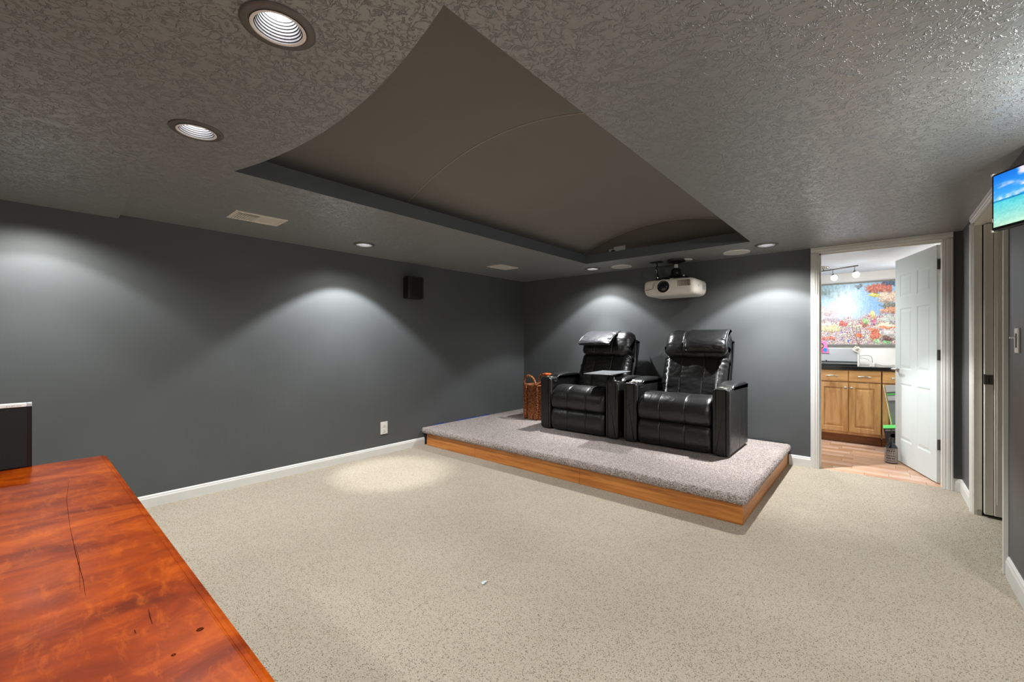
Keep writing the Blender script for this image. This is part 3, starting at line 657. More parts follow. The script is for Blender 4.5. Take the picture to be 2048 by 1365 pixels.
# ------------------------------------------------------------------ recliners
def rrect(x0, x1, z0, z1, r, k=4):
    p = []
    for cx_, cz_, a0 in ((x1 - r, z1 - r, 0), (x0 + r, z1 - r, PI / 2), (x0 + r, z0 + r, PI), (x1 - r, z0 + r, 1.5 * PI)):
        for i in range(k + 1): a = a0 + PI / 2 * i / k; p.append((cx_ + r * math.cos(a), cz_ + r * math.sin(a)))
    out = []
    for i, q in enumerate(p):
        out.append(q); n_ = p[(i + 1) % len(p)]
        if math.dist(q, n_) > 2.2 * r:
            for s in (.04, .2, .4, .6, .8, .96): out.append((q[0] + (n_[0] - q[0]) * s, q[1] + (n_[1] - q[1]) * s))
    return out
def cushion_xf(name, parent, prof, a0, a1, mat='leather', axis='x', label=None, **kw):
    return obj(name, cushion(BM(), prof, a0, a1, axis, **kw), mat, parent, True, label)
def recliner(loc, label, pillow, sd):
    t = thing('recliner', label, 'armchair', loc, 0, 'leather recliners on the platform')
    # base
    obj('base', box(BM(), -.36, .36, .10, .66, .012, .26), 'blackmatte', t)
    for s in (-1, 1):
        x0, x1 = (-.4925, -.352) if s < 0 else (.352, .4925)
        arm = cushion_xf('armrest', t, rrect(x0, x1, .006, .594, .034), -.002, .688, axis='y', rend=.014, seams=(.36, .54), sd=.004, n=26, m=120, wr=.0006, seed=sd + s)
        # padded console lid, hinged on top of the arm
        pf = [(.165, .580), (.17, .606), (.20, .618), (.30, .630), (.42, .634), (.55, .628), (.655, .610), (.668, .590), (.655, .578), (.4, .574)]
        cushion_xf('console_lid', arm, pf, x0 - .003, x1 + .003, rend=.02, n=10, m=50)
        cx_ = (x0 + x1) / 2
        bm = BM(); lathe(bm, [(.049, .589), (.050, .597), (.046, .601), (.042, .598), (.040, .592), (.039, .575), (.001, .573)], 32, cx=cx_, cy=.088, cap=False); obj('cup_holder', bm, 'pewter', arm, True)
        bm = BM(); cushion(bm, [(.012, .566), (.010, .592), (.03, .604), (.08, .608), (.14, .606), (.158, .596), (.158, .57), (.08, .56)], x0 + .001, x1 - .001, 'x', rend=.02, n=8, m=40); 
        bm.free()
        if s < 0:
            bm = BM(); box(bm, x1 - .001, x1 + .005, .060, .145, .530, .572, .002); cp_ = obj('control_panel', bm, 'blackplastic', arm)
            bm = BM()
            for k in range(4): box(bm, x1 + .005, x1 + .008, .069 + k * .0175, .081 + k * .0175, .542, .560, .002)
            obj('button_row', bm, 'chrome', cp_)
        else:
            obj('care_tag', box(BM(), x1 - .001, x1 + .0012, .045, .095, .035, .075), 'stitch', arm)
    # seat: rolled front, two upright seams
    sp = [(.0, .262), (-.022, .30), (-.03, .355), (-.018, .41), (.012, .455), (.07, .492), (.15, .508), (.26, .502), (.38, .478), (.50, .455), (.54, .42), (.52, .30), (.40, .26), (.2, .25), (.05, .246)]
    cushion_xf('seat', t, sp, -.344, .344, rend=.045, seams=(-.118, .118), sd=.006, n=40, m=84, wr=.0035, puff=.004, seed=sd)
    fp = [(-.004, .03), (-.02, .07), (-.026, .13), (-.018, .20), (.002, .238), (.03, .250), (.06, .236), (.075, .19), (.08, .10), (.07, .03), (.03, .018)]
    cushion_xf('footrest', t, fp, -.342, .342, rend=.04, seams=(-.118, .118), sd=.005, n=40, m=64, wr=.003, puff=.003, seed=sd + 3)
    # back: lower cushion, head cushion, shell
    lp = [(.485, .44), (.500, .52), (.522, .61), (.560, .70), (.605, .79), (.640, .845), (.70, .862), (.79, .84), (.775, .72), (.73, .58), (.68, .44), (.62, .40), (.53, .40)]
    b = cushion_xf('backrest', t, lp, -.327, .327, rend=.085, seams=(-.112, .112), sd=.005, n=44, m=80, wr=.016, puff=.006, seed=sd + 5)
    hp = [(.640, .840), (.600, .860), (.592, .91), (.612, .985), (.652, 1.058), (.708, 1.110), (.775, 1.128), (.84, 1.115), (.875, 1.06), (.87, .98), (.85, .88), (.80, .83), (.72, .822)]
    cushion_xf('head_cushion', t, hp, -.322, .322, rend=.105, seams=(-.112, .112), sd=.005, n=44, m=80, wr=.013, puff=.006, seed=sd + 8)
    shp = [(.60, .12), (.66, .30), (.76, .62), (.84, .88), (.870, 1.02), (.885, 1.03), (.90, 1.0), (.88, .80), (.80, .50), (.72, .25), (.69, .12)]
    cushion_xf('back_shell', t, shp, -.318, .318, rend=.05, n=12, m=60)
    if pillow == 'down':
        c = (.592, .978); pf = [(c[0] + .060 * math.cos(a) + .020 * math.sin(a) * 1.0, c[1] + .076 * math.sin(a)) for a in np.linspace(0, 2 * PI, 13)[:-1]]
        cushion_xf('headrest_pillow', t, pf, -.085, .325, mat='leather', rend=.035, n=34, m=50, wr=.012, puff=.006, seed=sd + 11)
        bm = BM(); 
        for z0 in (.0,): tube(bm, crom([(.327, .565, .90), (.33, .55, .955), (.327, .575, 1.02), (.322, .64, 1.085), (.318, .71, 1.128)], 24, False), .004, 6)
        obj('piping', bm, 'stitch', t, True)
        pf = [(.59, 1.005), (.645, 1.065), (.705, 1.112), (.775, 1.128), (.84, 1.112), (.842, 1.120), (.775, 1.138), (.700, 1.123), (.638, 1.080), (.58, 1.02)]
        cushion_xf('pillow_strap', t, pf, -.07, .31, rend=.01, n=20, m=60, wr=.006, seed=2)
    else:
        A = np.array((.478, .972)); B = np.array((.775, 1.118)); d = (B - A) / np.linalg.norm(B - A); nn = np.array((-d[1], d[0])); L = np.linalg.norm(B - A)
        q = [(0, .0), (.0, .012), (.02, .03), (.08, .044), (.16, .046), (.25, .040), (.32, .026), (L, .010), (L, -.008), (.25, -.006), (.12, -.008), (.02, -.010)]
        pf = [tuple(A + d * u + nn * v) for u, v in q]
        cushion_xf('headrest_pillow', t, pf, -.27, .142, mat='leather2', rend=.012, n=40, m=70, wr=.010, puff=.004, seed=sd + 11, label='pillow flipped up and forward, downlight brightness put into its colour')
        bm = BM()
        for x in (-.272, .144): tube(bm, [(x, *(A + d * u + nn * v)) for u, v in ((0, .0), (.0, .012), (.02, .028), (.08, .040), (.16, .043), (.25, .037), (.32, .024), (L - .005, .008))], .004, 6)
        tube(bm, [(-.272 + .0416 * k, *(A + nn * .002)) for k in range(11)], .004, 6)
        obj('piping', bm, 'chrome', t, True)
    return t
PT = .204
R1 = recliner((-1.470, 4.005, PT), 'right black leather recliner with its head pillow lying down, nearer the doorway', 'down', 10)
R2 = recliner((-2.515, 4.0, PT), 'left black leather recliner with head pillow flipped up and a grey tray', 'up', 40)

t = thing('tray_table', 'small grey swivel tray on the arm of the left recliner', 'tray', (-2.115, 4.09, PT + .597))
bm = BM(); lathe(bm, [(.03, 0), (.03, .008), (.012, .012), (.010, .014)], 20); lathe(bm, [(.009, .01), (.009, .066)], 16); lathe(bm, [(.022, .055), (.022, .066)], 16); obj('post', bm, 'chrome', t, True)
bm = BM(); box(bm, -.155, .155, -.31, .31, .068, .078, .006); xf(bm, Matrix.Translation((-.135, .125, 0)) @ Matrix.Rotation(math.radians(7.5), 4, 'Z')); obj('tray_top', bm, 'trayg', t)

# ------------------------------------------------------------------ basket
bx, by = -3.385, 4.47
t = thing('woven_basket', 'brown braided seagrass basket with handles left of the recliners', 'basket', (bx, by, PT + .003))
def ring_pts(z, w=.145, d=.135, k=44, f=1.0):
    b_ = 1 + .05 * math.sin(z / .43 * PI)
    return [((w * b_) * (abs(math.cos(a)) ** .55) * (1 if math.cos(a) > 0 else -1), (d * b_) * (abs(math.sin(a)) ** .55) * (1 if math.sin(a) > 0 else -1), z) for a in np.linspace(0, 2 * PI, k + 1)[:-1]]
bm = BM(); rows_ = 40
for i in range(rows_): tube(bm, ring_pts(.006 + i * .0108), .0068, 5, True)
o = obj('woven_wall', bm, 'basket', t, True); 
bm = BM(); bm.faces.new([bm.verts.new(p) for p in ring_pts(.004)]); obj('bottom', bm, 'basket', t)
for px_ in (-.118, .062):
    for sy in (-1, 1):
        bm = BM()
        for k in range(19):
            for s in (-1, 1):
                g = BM(); bmesh.ops.create_uvsphere(g, u_segments=8, v_segments=6, radius=1); 
                xf(g, Matrix.Translation((px_ + s * .014, sy * .150, .014 + k * .0232 + (0 if s < 0 else .011))) @ Matrix.Rotation(s * .75, 4, 'Y') @ Matrix.Diagonal((.011, .014, .023, 1)))
                me_ = bpy.data.meshes.new('t'); g.to_mesh(me_); g.free(); bm.from_mesh(me_); bpy.data.meshes.remove(me_)
        obj('braid', bm, 'basket', t, True)
for sy in (-1, 1):
    pts = crom([(-.118, sy * .150, .42), (-.125, sy * .158, .49), (-.10, sy * .165, .545), (-.03, sy * .17, .562), (.03, sy * .165, .53), (.055, sy * .158, .47), (.062, sy * .150, .42)], 30, False)
    bm = BM()
    for ph in (0, 2.1, 4.2):
        tube(bm, [Vector(p) + Vector((0, math.cos(ph + k * .9) * .009, math.sin(ph + k * .9) * .009)) for k, p in enumerate(pts)], .0095, 6)
    obj('handle', bm, 'basket', t, True)
bm = BM(); tube(bm, ring_pts(.436, .147, .137), .013, 8, True); obj('rim', bm, 'basket', t, True)
t = thing('knitted_scarf', 'orange and dark red knitted cloth poking out of the basket', 'scarf', (-3.27, 4.45, PT + .30))
bm = BM()
for k, (x, y, z, a) in enumerate(((-.03, 0, .16, .045), (.0, .01, .21, .045), (.03, 0, .245, .04), (.055, .02, .20, .05), (-.05, .05, .10, .06))):
    g = BM(); bmesh.ops.create_icosphere(g, subdivisions=3, radius=a); xf(g, Matrix.Translation((x, y, z)))
    for v in g.verts: v.co += v.normal * .012 * noise.noise(v.co * 40)
    me_ = bpy.data.meshes.new('t'); g.to_mesh(me_); g.free(); bm.from_mesh(me_); bpy.data.meshes.remove(me_)
obj('red_knit', bm, 'redyarn', t, True)
bm = BM()
for k, (x, y, z) in enumerate(((.03, -.01, .285), (.065, .0, .282), (.095, .01, .270))):
    g = BM(); bmesh.ops.create_icosphere(g, subdivisions=3, radius=.034); xf(g, Matrix.Translation((x, y, z)) @ Matrix.Diagonal((1, 1, .6, 1)))
    me_ = bpy.data.meshes.new('t'); g.to_mesh(me_); g.free(); bm.from_mesh(me_); bpy.data.meshes.remove(me_)
obj('orange_knit', bm, 'orangeyarn', t, True)

# ------------------------------------------------------------------ desk in the foreground
DX0, DX1, DY0, DY1, DZ = -2.432, -.38, -.62, .236, .75
t = thing('desk', 'orange brown stained wooden desk in the left foreground', 'desk', ((DX0 + DX1) / 2, (DY0 + DY1) / 2, 0))
t2x = (DX1 - DX0) / 2; t2y = (DY1 - DY0) / 2
bm = BM(); rr_ = []
for ins, z in ((.0, DZ - .030), (.0, DZ - .012), (.003, DZ - .006), (.010, DZ - .0035), (.0165, DZ - .003), (.0185, DZ - .0004), (.022, DZ)):
    rr_.append([bm.verts.new((sx * (t2x - ins), sy * (t2y - ins), z)) for sx, sy in ((-1, -1), (1, -1), (1, 1), (-1, 1))])
for A, B in zip(rr_[:-1], rr_[1:]):
    for i in range(4): bm.faces.new((A[i], A[(i + 1) % 4], B[(i + 1) % 4], B[i]))
bm.faces.new(rr_[0]); bm.faces.new(rr_[-1]); fixn(bm); obj('tabletop', bm, 'desk', t)
bm = BM(); box(bm, -t2x + .09, t2x - .09, -t2y + .07, -t2y + .095, DZ - .13, DZ - .031); box(bm, -t2x + .09, t2x - .09, t2y - .095, t2y - .07, DZ - .13, DZ - .031)
box(bm, -t2x + .07, -t2x + .095, -t2y + .09, t2y - .09, DZ - .13, DZ - .031); box(bm, t2x - .095, t2x - .07, -t2y + .09, t2y - .09, DZ - .13, DZ - .031); obj('apron', bm, 'desk', t)
for sx in (-1, 1):
    for sy in (-1, 1): obj('leg', box(BM(), sx * (t2x - .095) - .035, sx * (t2x - .095) + .035, sy * (t2y - .095) - .035, sy * (t2y - .095) + .035, 0, DZ - .031, .004), 'desk', t)
ox, oy = (DX0 + DX1) / 2, (DY0 + DY1) / 2
def mark(name, pts, wds, mat):
    bm = BM(); L = []; R = []
    for i, p in enumerate(pts):
        d = Vector(pts[min(i + 1, len(pts) - 1)]) - Vector(pts[max(i - 1, 0)]); d.normalize(); n_ = Vector((-d.y, d.x)) * wds[i] / 2
        L.append(bm.verts.new((p[0] + n_.x - ox, p[1] + n_.y - oy, DZ + .00025))); R.append(bm.verts.new((p[0] - n_.x - ox, p[1] - n_.y - oy, DZ + .00025)))
    for i in range(len(pts) - 1): bm.faces.new((L[i], L[i + 1], R[i + 1], R[i]))
    return obj(name, bm, mat, t)
mark('scratch', [(-0.9687, 0.1473), (-0.9387, 0.1447), (-0.9108, 0.1436)], [.0006, .0018, .0006], 'scratch')
mark('scratch', [(-0.9156, 0.1218), (-0.9034, 0.1214)], [.0014, .0014], 'scratch')
mark('scratch', [(-2.0767, 0.1088), (-1.8206, 0.0903), (-1.5451, 0.0827), (-1.3364, 0.0807), (-1.1860, 0.0813), (-1.1080, 0.0792)], [.0004, .0009, .0006, .0013, .001, .0004], 'scratch')
mark('scratch', [(-1.4037, 0.0832), (-1.3009, 0.0831), (-1.1426, 0.0743)], [.0003, .0008, .0003], 'scratch')
bm = BM(); kx, ky = (-0.8365, 0.1917); lathe(bm, [(.0052, 0), (.001, .0001)], 20, cx=kx - ox, cy=ky - oy, cz=DZ + .0003, cap=False); obj('knot', bm, 'knot', t)
bm = BM(); kx, ky = (-0.7986, 0.1502); lathe(bm, [(.0032, 0), (.001, .0001)], 16, cx=kx - ox, cy=ky - oy, cz=DZ + .0003, cap=False); obj('knot', bm, 'knot', t)

t = thing('speaker_panel', 'black cloth fronted speaker with a silver top strip on the desk edge', 'speaker', (-2.408, -.245, DZ))
bm = BM(); box(bm, -.022, .010, -.275, .275, .0005, .226, .002); obj('body', bm, 'blackplastic', t)
bm = BM(); box(bm, .0095, .0125, -.268, .262, .004, .222, .001); obj('cloth_front', bm, 'blackmatte', t)
bm = BM(); box(bm, -.022, .0135, -.275, .262, .2262, .239, .0015); st_ = obj('top_strip', bm, 'whiteplastic', t, label='silver white strip')
bm = BM(); box(bm, -.022, .0135, .2622, .275, .2262, .239, .0015); obj('end_cap', bm, 'greybox', t)
bm = BM()
for k, w_ in enumerate((.004, .003, .0045, .002, .004, .0035)): box(bm, .0134, .0139, .212 + k * .0065, .212 + k * .0065 + w_, .2305, .2335)
obj('lettering', bm, 'greybox', st_)

t = thing('plastic_scrap', 'tiny crumpled clear wrapper on the beige carpet', 'litter', (-1.50, 1.525, .001))
bm = BM(); g = bmesh.ops.create_icosphere(bm, subdivisions=2, radius=.008)
for v in bm.verts: v.co = Vector((v.co.x * 1.0, v.co.y * 2.0, (v.co.z + .012) * .45)) + v.normal * .006 * noise.noise(v.co * 200)
obj('wrapper', bm, 'foil', t)

# ------------------------------------------------------------------ television on an arm
t = thing('television', 'small wall mounted television showing a turquoise beach, at the right edge', 'television', (.401, 2.988, 1.736), math.atan2(-.844, .536))
TW, TH = .45, .262
bm = BM(); box(bm, 0, TW, 0, .035, 0, TH, .004); obj('casing', bm, 'blackplastic', t)
bm = BM(); gx, gz = 90, 56; u0, u1, z0, z1 = .010, TW - .010, .014, TH - .009; vs = {}
cl = bm.loops.layers.float_color.new('Col'); cols = {}
for i in range(gx + 1):
    for j in range(gz + 1):
        vs[i, j] = bm.verts.new((u0 + (u1 - u0) * i / gx, -.0006, z0 + (z1 - z0) * j / gz)); u, v = i / gx, j / gz
        if v > .50:
            s = (v - .5) / .5; c = np.array((70, 165, 235)) * (1 - s) + np.array((8, 105, 205)) * s
            n_ = noise.noise(Vector((u * 5 + v * 4, v * 9 - u * 3, 1.3))) ; n2 = noise.noise(Vector((u * 20, v * 26, 4)))
            w_ = max(0, n_ * 2.2 + n2 * .5 - .35); c = c + (np.array((235, 215, 240)) - c) * min(1, w_)
            if v < .62: c = c + (np.array((215, 225, 245)) - c) * max(0, .45 + n2 * 1.4) * (1 - (v - .5) / .12)
        else:
            s = v / .5; c = np.array((176, 214, 190)) * (1 - s) + np.array((70, 190, 205)) * s
            if v > .47: c = np.array((20, 130, 180))
            c = c + 16 * noise.noise(Vector((u * 30, v * 40, 8))) + 12 * noise.noise(Vector((u * 6, v * 14, 2)))
        cols[i, j] = s2l([max(0, min(255, q)) for q in c])
for i in range(gx):
    for j in range(gz):
        ks = ((i, j), (i + 1, j), (i + 1, j + 1), (i, j + 1)); f = bm.faces.new([vs[k] for k in ks])
        for l_, k in zip(f.loops, ks): l_[cl] = cols[k]
obj('screen', bm, 'screen', t)
bm = BM()
bm.free()
for z in (0, TH): obj('corner_clip', box(BM(), -.006, .006, .0, .02, z - .006, z + .006, .002), 'whiteplastic', t)
obj('side_button', box(BM(), .003, .006, -.001, .002, .04, .056), 'whiteplastic', t)
MI = (Matrix.Translation((.401, 2.988, 1.736)) @ Matrix.Rotation(math.atan2(-.844, .536), 4, 'Z')).inverted() @ Matrix.Translation((.62, 2.96, 1.86))
bm = BM(); box(bm, -.04, .04, -.012, -.0005, -.08, .08, .002); obj('wall_plate', xf(bm, MI), 'blackplastic', t)
bm = BM(); box(bm, -.06, .06, -.006, .006, -.05, .05, .002); xf(bm, Matrix.Translation((-.061, -.127, 0)) @ Matrix.Rotation(math.atan2(-.844, .536), 4, 'Z')); obj('mount_plate', xf(bm, MI), 'blackplastic', t)
bm = BM(); tube(bm, [(0, -.012, 0), (.0, -.06, 0), (-.05, -.118, 0)], .014, 10); obj('arm', xf(bm, MI), 'blackplastic', t, True)
# surface dome lights right of the camera, plus one added behind it as fill
def dome(x, y, z, r, e, label, color=(1, .96, .9)):
    t = thing('dome_light', label, 'ceiling light', (x, y, z))
    bm = BM(); lathe(bm, [(r * 1.04, -.001), (r * 1.06, -.02), (r, -.028)], 32, cap=False); obj('pan', bm, 'white', t, True)
    bm = BM(); lathe(bm, [(r * .99, -.022), (r * .93, -.05), (r * .7, -.078), (r * .35, -.092), (.001, -.096)], 32, cap=False); obj('glass', bm, 'dome', t, True)
    light('POINT', 'dome_lamp', (x, y, z - .20), e, color, .07)
    return t
dome(.82, 2.2, CEIL, .16, 32, 'white glass dome light in the space right of the camera', (1, .98, .95))
dome(.9, -1.3, CEIL, .17, 22, 'unseen white glass dome light added as fill behind the camera', (1, .98, .95))

# ------------------------------------------------------------------ kitchenette beyond the doorway
KY = 7.06; KC = 2.105
fl = struct('floor', box(BM(), -2.6, 1.6, YB + .03, KY, -.05, -.012), 'toe', 'pinkish tan laminate plank floor beyond the doorway', 'floor')
pw = .094; L_ = .41; meshes = []
for k in range(8):
    bm = BM(); box(bm, .0008, L_ - .0008, .0008, pw - .0008, -.012, 0.0, .0006, 1); me = bpy.data.meshes.new('plank'); bm.to_mesh(me); bm.free(); me.materials.append(M['plank%d' % (k % 4)]); meshes.append(me)
r_i = 0; y = YB + .032
while y < 6.52:
    x = -1.2 - random.random() * L_
    while x < 1.5:
        o = bpy.data.objects.new('plank', meshes[random.randrange(8)]); o.location = (x, y, 0); COL.objects.link(o); o.parent = fl; x += L_
    y += pw; r_i += 1
struct('wall_kitchenette_back', box(BM(), -2.6, 1.6, KY, KY + .1, 0, 2.3), 'wallwhite', 'white wall behind the counter in the kitchenette', 'wall')
struct('wall_kitchenette_left', box(BM(), -2.7, -2.6, YB + .12, KY, 0, 2.3), 'wallwhite', 'white wall at the left of the kitchenette', 'wall')
struct('wall_kitchenette_right', box(BM(), 1.6, 1.7, YB + .12, KY, 0, 2.3), 'wallwhite', 'white wall at the right of the kitchenette', 'wall')
struct('ceiling', box(BM(), -2.6, 1.6, YB + .12, KY, KC, KC + .1), 'kceil', 'pale bluish white ceiling of the kitchenette', 'ceiling')
light('AREA', 'kitchenette_lamp', (-.95, 6.15, KC - .09), 20, (.93, .97, 1), .28)
light('AREA', 'kitchenette_lamp', (1.05, 6.0, KC - .09), 14, (1, .98, .95), .28)  # unseen lamp added behind the open door to brighten the hinge gap
for x, y, lb in ((-.95, 6.15, 'dome light on the kitchenette ceiling, left, hidden by the wall'), (1.05, 6.0, 'unseen dome light added behind the open door to brighten the hinge gap')):
    t = thing('dome_light', lb, 'ceiling light', (x, y, KC)); bm = BM(); lathe(bm, [(.15, -.001), (.148, -.03), (.1, -.07), (.001, -.085)], 28, cap=False); obj('glass', bm, 'dome', t, True)

# open six panel door
ang = math.atan2(5.871 - 5.115, .117 - .362)
t = thing('panel_door', 'open white six panel door swung into the kitchenette', 'door', (.372, 5.108, 0.0), ang)
DW, DT, Dz0, Dz1 = .795, .035, .012, 2.04
bm = BM(); box(bm, 0, DW, -.030, -.005, Dz0, Dz1)
cols_ = [(.105, .345), (.45, .69)]; rows2 = [(1.655, 1.875), (.94, 1.545), (.235, .80)]
xsv = [0, .105, .345, .45, .69, DW]; zsv = [Dz0, .235, .80, .94, 1.545, 1.655, 1.875, Dz1]
for yy0, yy1 in ((-DT, -.0295), (-.0055, 0.0)):
    for i in range(5):
        for j in range(7):
            if i in (1, 3) and j in (1, 3, 5): continue
            box(bm, xsv[i], xsv[i + 1], yy0, yy1, zsv[j], zsv[j + 1])
bmesh.ops.remove_doubles(bm, verts=bm.verts[:], dist=1e-5)
obj('slab', bm, 'doorwhite', t)
for (a, b) in cols_:
    for (c, d) in rows2:
        bm = BM()
        for sg_, base in ((1, -.0052), (-1, -.0298)):
            A = [bm.verts.new((x, base + sg_ * .0052, z)) for x, z in ((a, c), (b, c), (b, d), (a, d))]
            B = [bm.verts.new((x, base + sg_ * .0004, z)) for x, z in ((a + .012, c + .012), (b - .012, c + .012), (b - .012, d - .012), (a + .012, d - .012))]
            B2 = [bm.verts.new((x, base + sg_ * .0004, z)) for x, z in ((a + .020, c + .020), (b - .020, c + .020), (b - .020, d - .020), (a + .020, d - .020))]
            C = [bm.verts.new((x, base + sg_ * .0045, z)) for x, z in ((a + .042, c + .042), (b - .042, c + .042), (b - .042, d - .042), (a + .042, d - .042))]
            for P_, Q_ in ((A, B), (B, B2), (B2, C)):
                for i in range(4): bm.faces.new((P_[i], P_[(i + 1) % 4], Q_[(i + 1) % 4], Q_[i]))
            bm.faces.new(C)
        fixn(bm); obj('panel', bm, 'doorwhite', t)
for z in (.335, 1.10, 1.875):
    bm = BM(); box(bm, -.0025, .0, -DT + .002, -.003, z - .045, z + .045, .001); lathe(bm, [(.007, z - .047), (.007, z + .047)], 12, cx=-.006, cy=-.040, cz=0)
    box(bm, -.012, -.0015, -.05, -.034, z - .045, z + .045, .001); obj('hinge', bm, 'hinge', t)
for sy, y0_ in ((1, 0.0), (-1, -DT)):
    bm = BM(); lathe(bm, [(.027, 0), (.027, .006 * sy), (.012, .012 * sy), (.011, .045 * sy)], 24, cx=DW - .06, cy=y0_, cz=.935, axis='y'); tube(bm, [(DW - .055, y0_ + .047 * sy, .935), (DW - .10, y0_ + .05 * sy, .936), (DW - .17, y0_ + .046 * sy, .938)], .0085, 10)
    obj('lever_handle', bm, 'chrome', t, True)

# base cabinets
def cabinet(x0, label):
    W_ = .592; FY = 6.462
    t = thing('base_cabinet', label, 'cabinet', (x0, FY, 0), 0, 'oak base cabinets along the kitchenette wall')
    bm = BM(); box(bm, 0, W_, .0, .58, .105, .876); obj('carcass', bm, 'oakv', t)
    obj('toe_kick', box(BM(), 0, W_, .05, .065, 0, .105), 'toe', t)
    for i, (a, b) in enumerate(((.004, .294), (.299, .588))):
        bm = BM(); box(bm, a, b, -.020, -.0005, .738, .868, .005); dr = obj('drawer', bm, 'oakh', t)
        c_ = (a + b) / 2 - (.01 if i == 0 else -.0)
        bm = BM(); tube(bm, crom([(c_ - .058, -.034, .80), (c_ - .04, -.040, .797), (c_ - .03, -.046, .802), (c_, -.047, .803), (c_ + .03, -.046, .802), (c_ + .04, -.040, .797), (c_ + .058, -.034, .80)], 24, False), lambda u: .0062 + .003 * math.sin(u * PI * 3) ** 2, 8)
        for s in (-.04, .04): lathe(bm, [(.005, -.020), (.006, -.042)], 8, cx=c_ + s, cz=.798, axis='y')
        obj('pull', bm, 'chrome', dr, True)
        bm = BM(); z0, z1, r_ = .138, .722, .056
        box(bm, a, b, -.020, -.0005, z0, z0 + r_, .004); box(bm, a, b, -.020, -.0005, z1 - r_, z1, .004); box(bm, a, a + r_, -.0202, -.0005, z0, z1, .004); box(bm, b - r_, b, -.0202, -.0005, z0, z1, .004)
        d_ = obj('door', bm, 'oakv', t)
        bm = BM(); pa, pb, pc, pd = a + r_, b - r_, z0 + r_, z1 - r_
        R_ = [[bm.verts.new((x, yy, z)) for x, z in ((pa + q, pc + q), (pb - q, pc + q), (pb - q, pd - q), (pa + q, pd - q))] for q, yy in ((0, -.008), (.008, -.008), (.030, -.017), (.032, -.017))]
        for P_, Q_ in zip(R_[:-1], R_[1:]):
            for k in range(4): bm.faces.new((P_[k], P_[(k + 1) % 4], Q_[(k + 1) % 4], Q_[k]))
        bm.faces.new(R_[-1]); fixn(bm); obj('raised_panel', bm, 'oakv', d_)
        kx_ = b - .026 if i == 0 else a + .026
        bm = BM(); lathe(bm, [(.006, -.020), (.006, -.032), (.015, -.036), (.016, -.042), (.010, -.047), (.001, -.048)], 16, cx=kx_, cz=.662, axis='y'); obj('knob', bm, 'chrome', d_, True)
    return t
cb = cabinet(-.571, 'oak base cabinet with two drawers and two doors, in full view through the doorway')
dup(cb, (.026, 6.462, 0), label='oak base cabinet partly hidden behind the open door')
dup(cb, (-1.168, 6.462, 0), label='oak base cabinet hidden left of the doorway')
t = tag(obj('countertop', box(BM(), -1.18, 1.2, 6.43, 7.058, .877, .918, .004), 'counter'), 'black polished countertop over the oak cabinets', 'countertop')
# upper cabinet glimpsed behind the door
t = thing('wall_cabinet', 'oak wall cabinet glimpsed through the gap beside the door hinges', 'cabinet', (.42, 6.73, 1.34))
obj('carcass', box(BM(), 0, .78, 0, .325, 0, .74), 'oakv', t)
for a, b in ((.003, .388), (.392, .777)):
    bm = BM(); box(bm, a, b, -.02, -.0005, .003, .737, .004); d_ = obj('door', bm, 'oakv', t)
    obj('raised_panel', box(BM(), a + .06, b - .06, -.024, -.0195, .063, .677, .003), 'oakv', d_)

t = thing('wall_lamp', 'glowing lamp glimpsed through the gap beside the open door hinges', 'lamp', (.50, 6.66, 1.65))
bm = BM(); lathe(bm, [(.02, .0), (.055, .01), (.06, .04), (.06, .19), (.05, .215), (.001, .22)], 24, cap=False); obj('shade', bm, 'bulb', t, True)
bm = BM(); box(bm, -.02, .02, .02, .048, .02, .06, .003); obj('bracket', bm, 'chrome', t)
light('POINT', 'wall_lamp_bulb', (.50, 6.56, 1.76), 5, (1, .98, .95), .05)
# reef picture
px0, px1, pz0, pz1 = -.95, .34, 1.158, 1.982
t = thing('reef_picture', 'wide colourful coral reef picture above the kitchenette counter', 'picture', ((px0 + px1) / 2, KY, (pz0 + pz1) / 2))
hx, hz = (px1 - px0) / 2, (pz1 - pz0) / 2
bm = BM(); box(bm, -hx, hx, -.030, -.001, -hz, -hz + .020, .002); box(bm, -hx, hx, -.030, -.001, hz - .020, hz, .002); box(bm, -hx, -hx + .020, -.030, -.001, -hz, hz, .002); box(bm, hx - .02, hx, -.030, -.001, -hz, hz, .002); obj('frame', bm, 'frame', t)
GX, GZ = 300, 190
def nz(x, y, s, o): return noise.noise(Vector((x * s, y * s, o)))
pal = [np.array(c, float) for c in ((198, 92, 62), (226, 206, 170), (150, 126, 170), (236, 232, 228), (206, 196, 120), (96, 92, 150), (214, 150, 120), (120, 160, 120), (232, 222, 214), (176, 70, 60), (190, 170, 190), (70, 84, 140), (222, 190, 140), (160, 150, 140))]
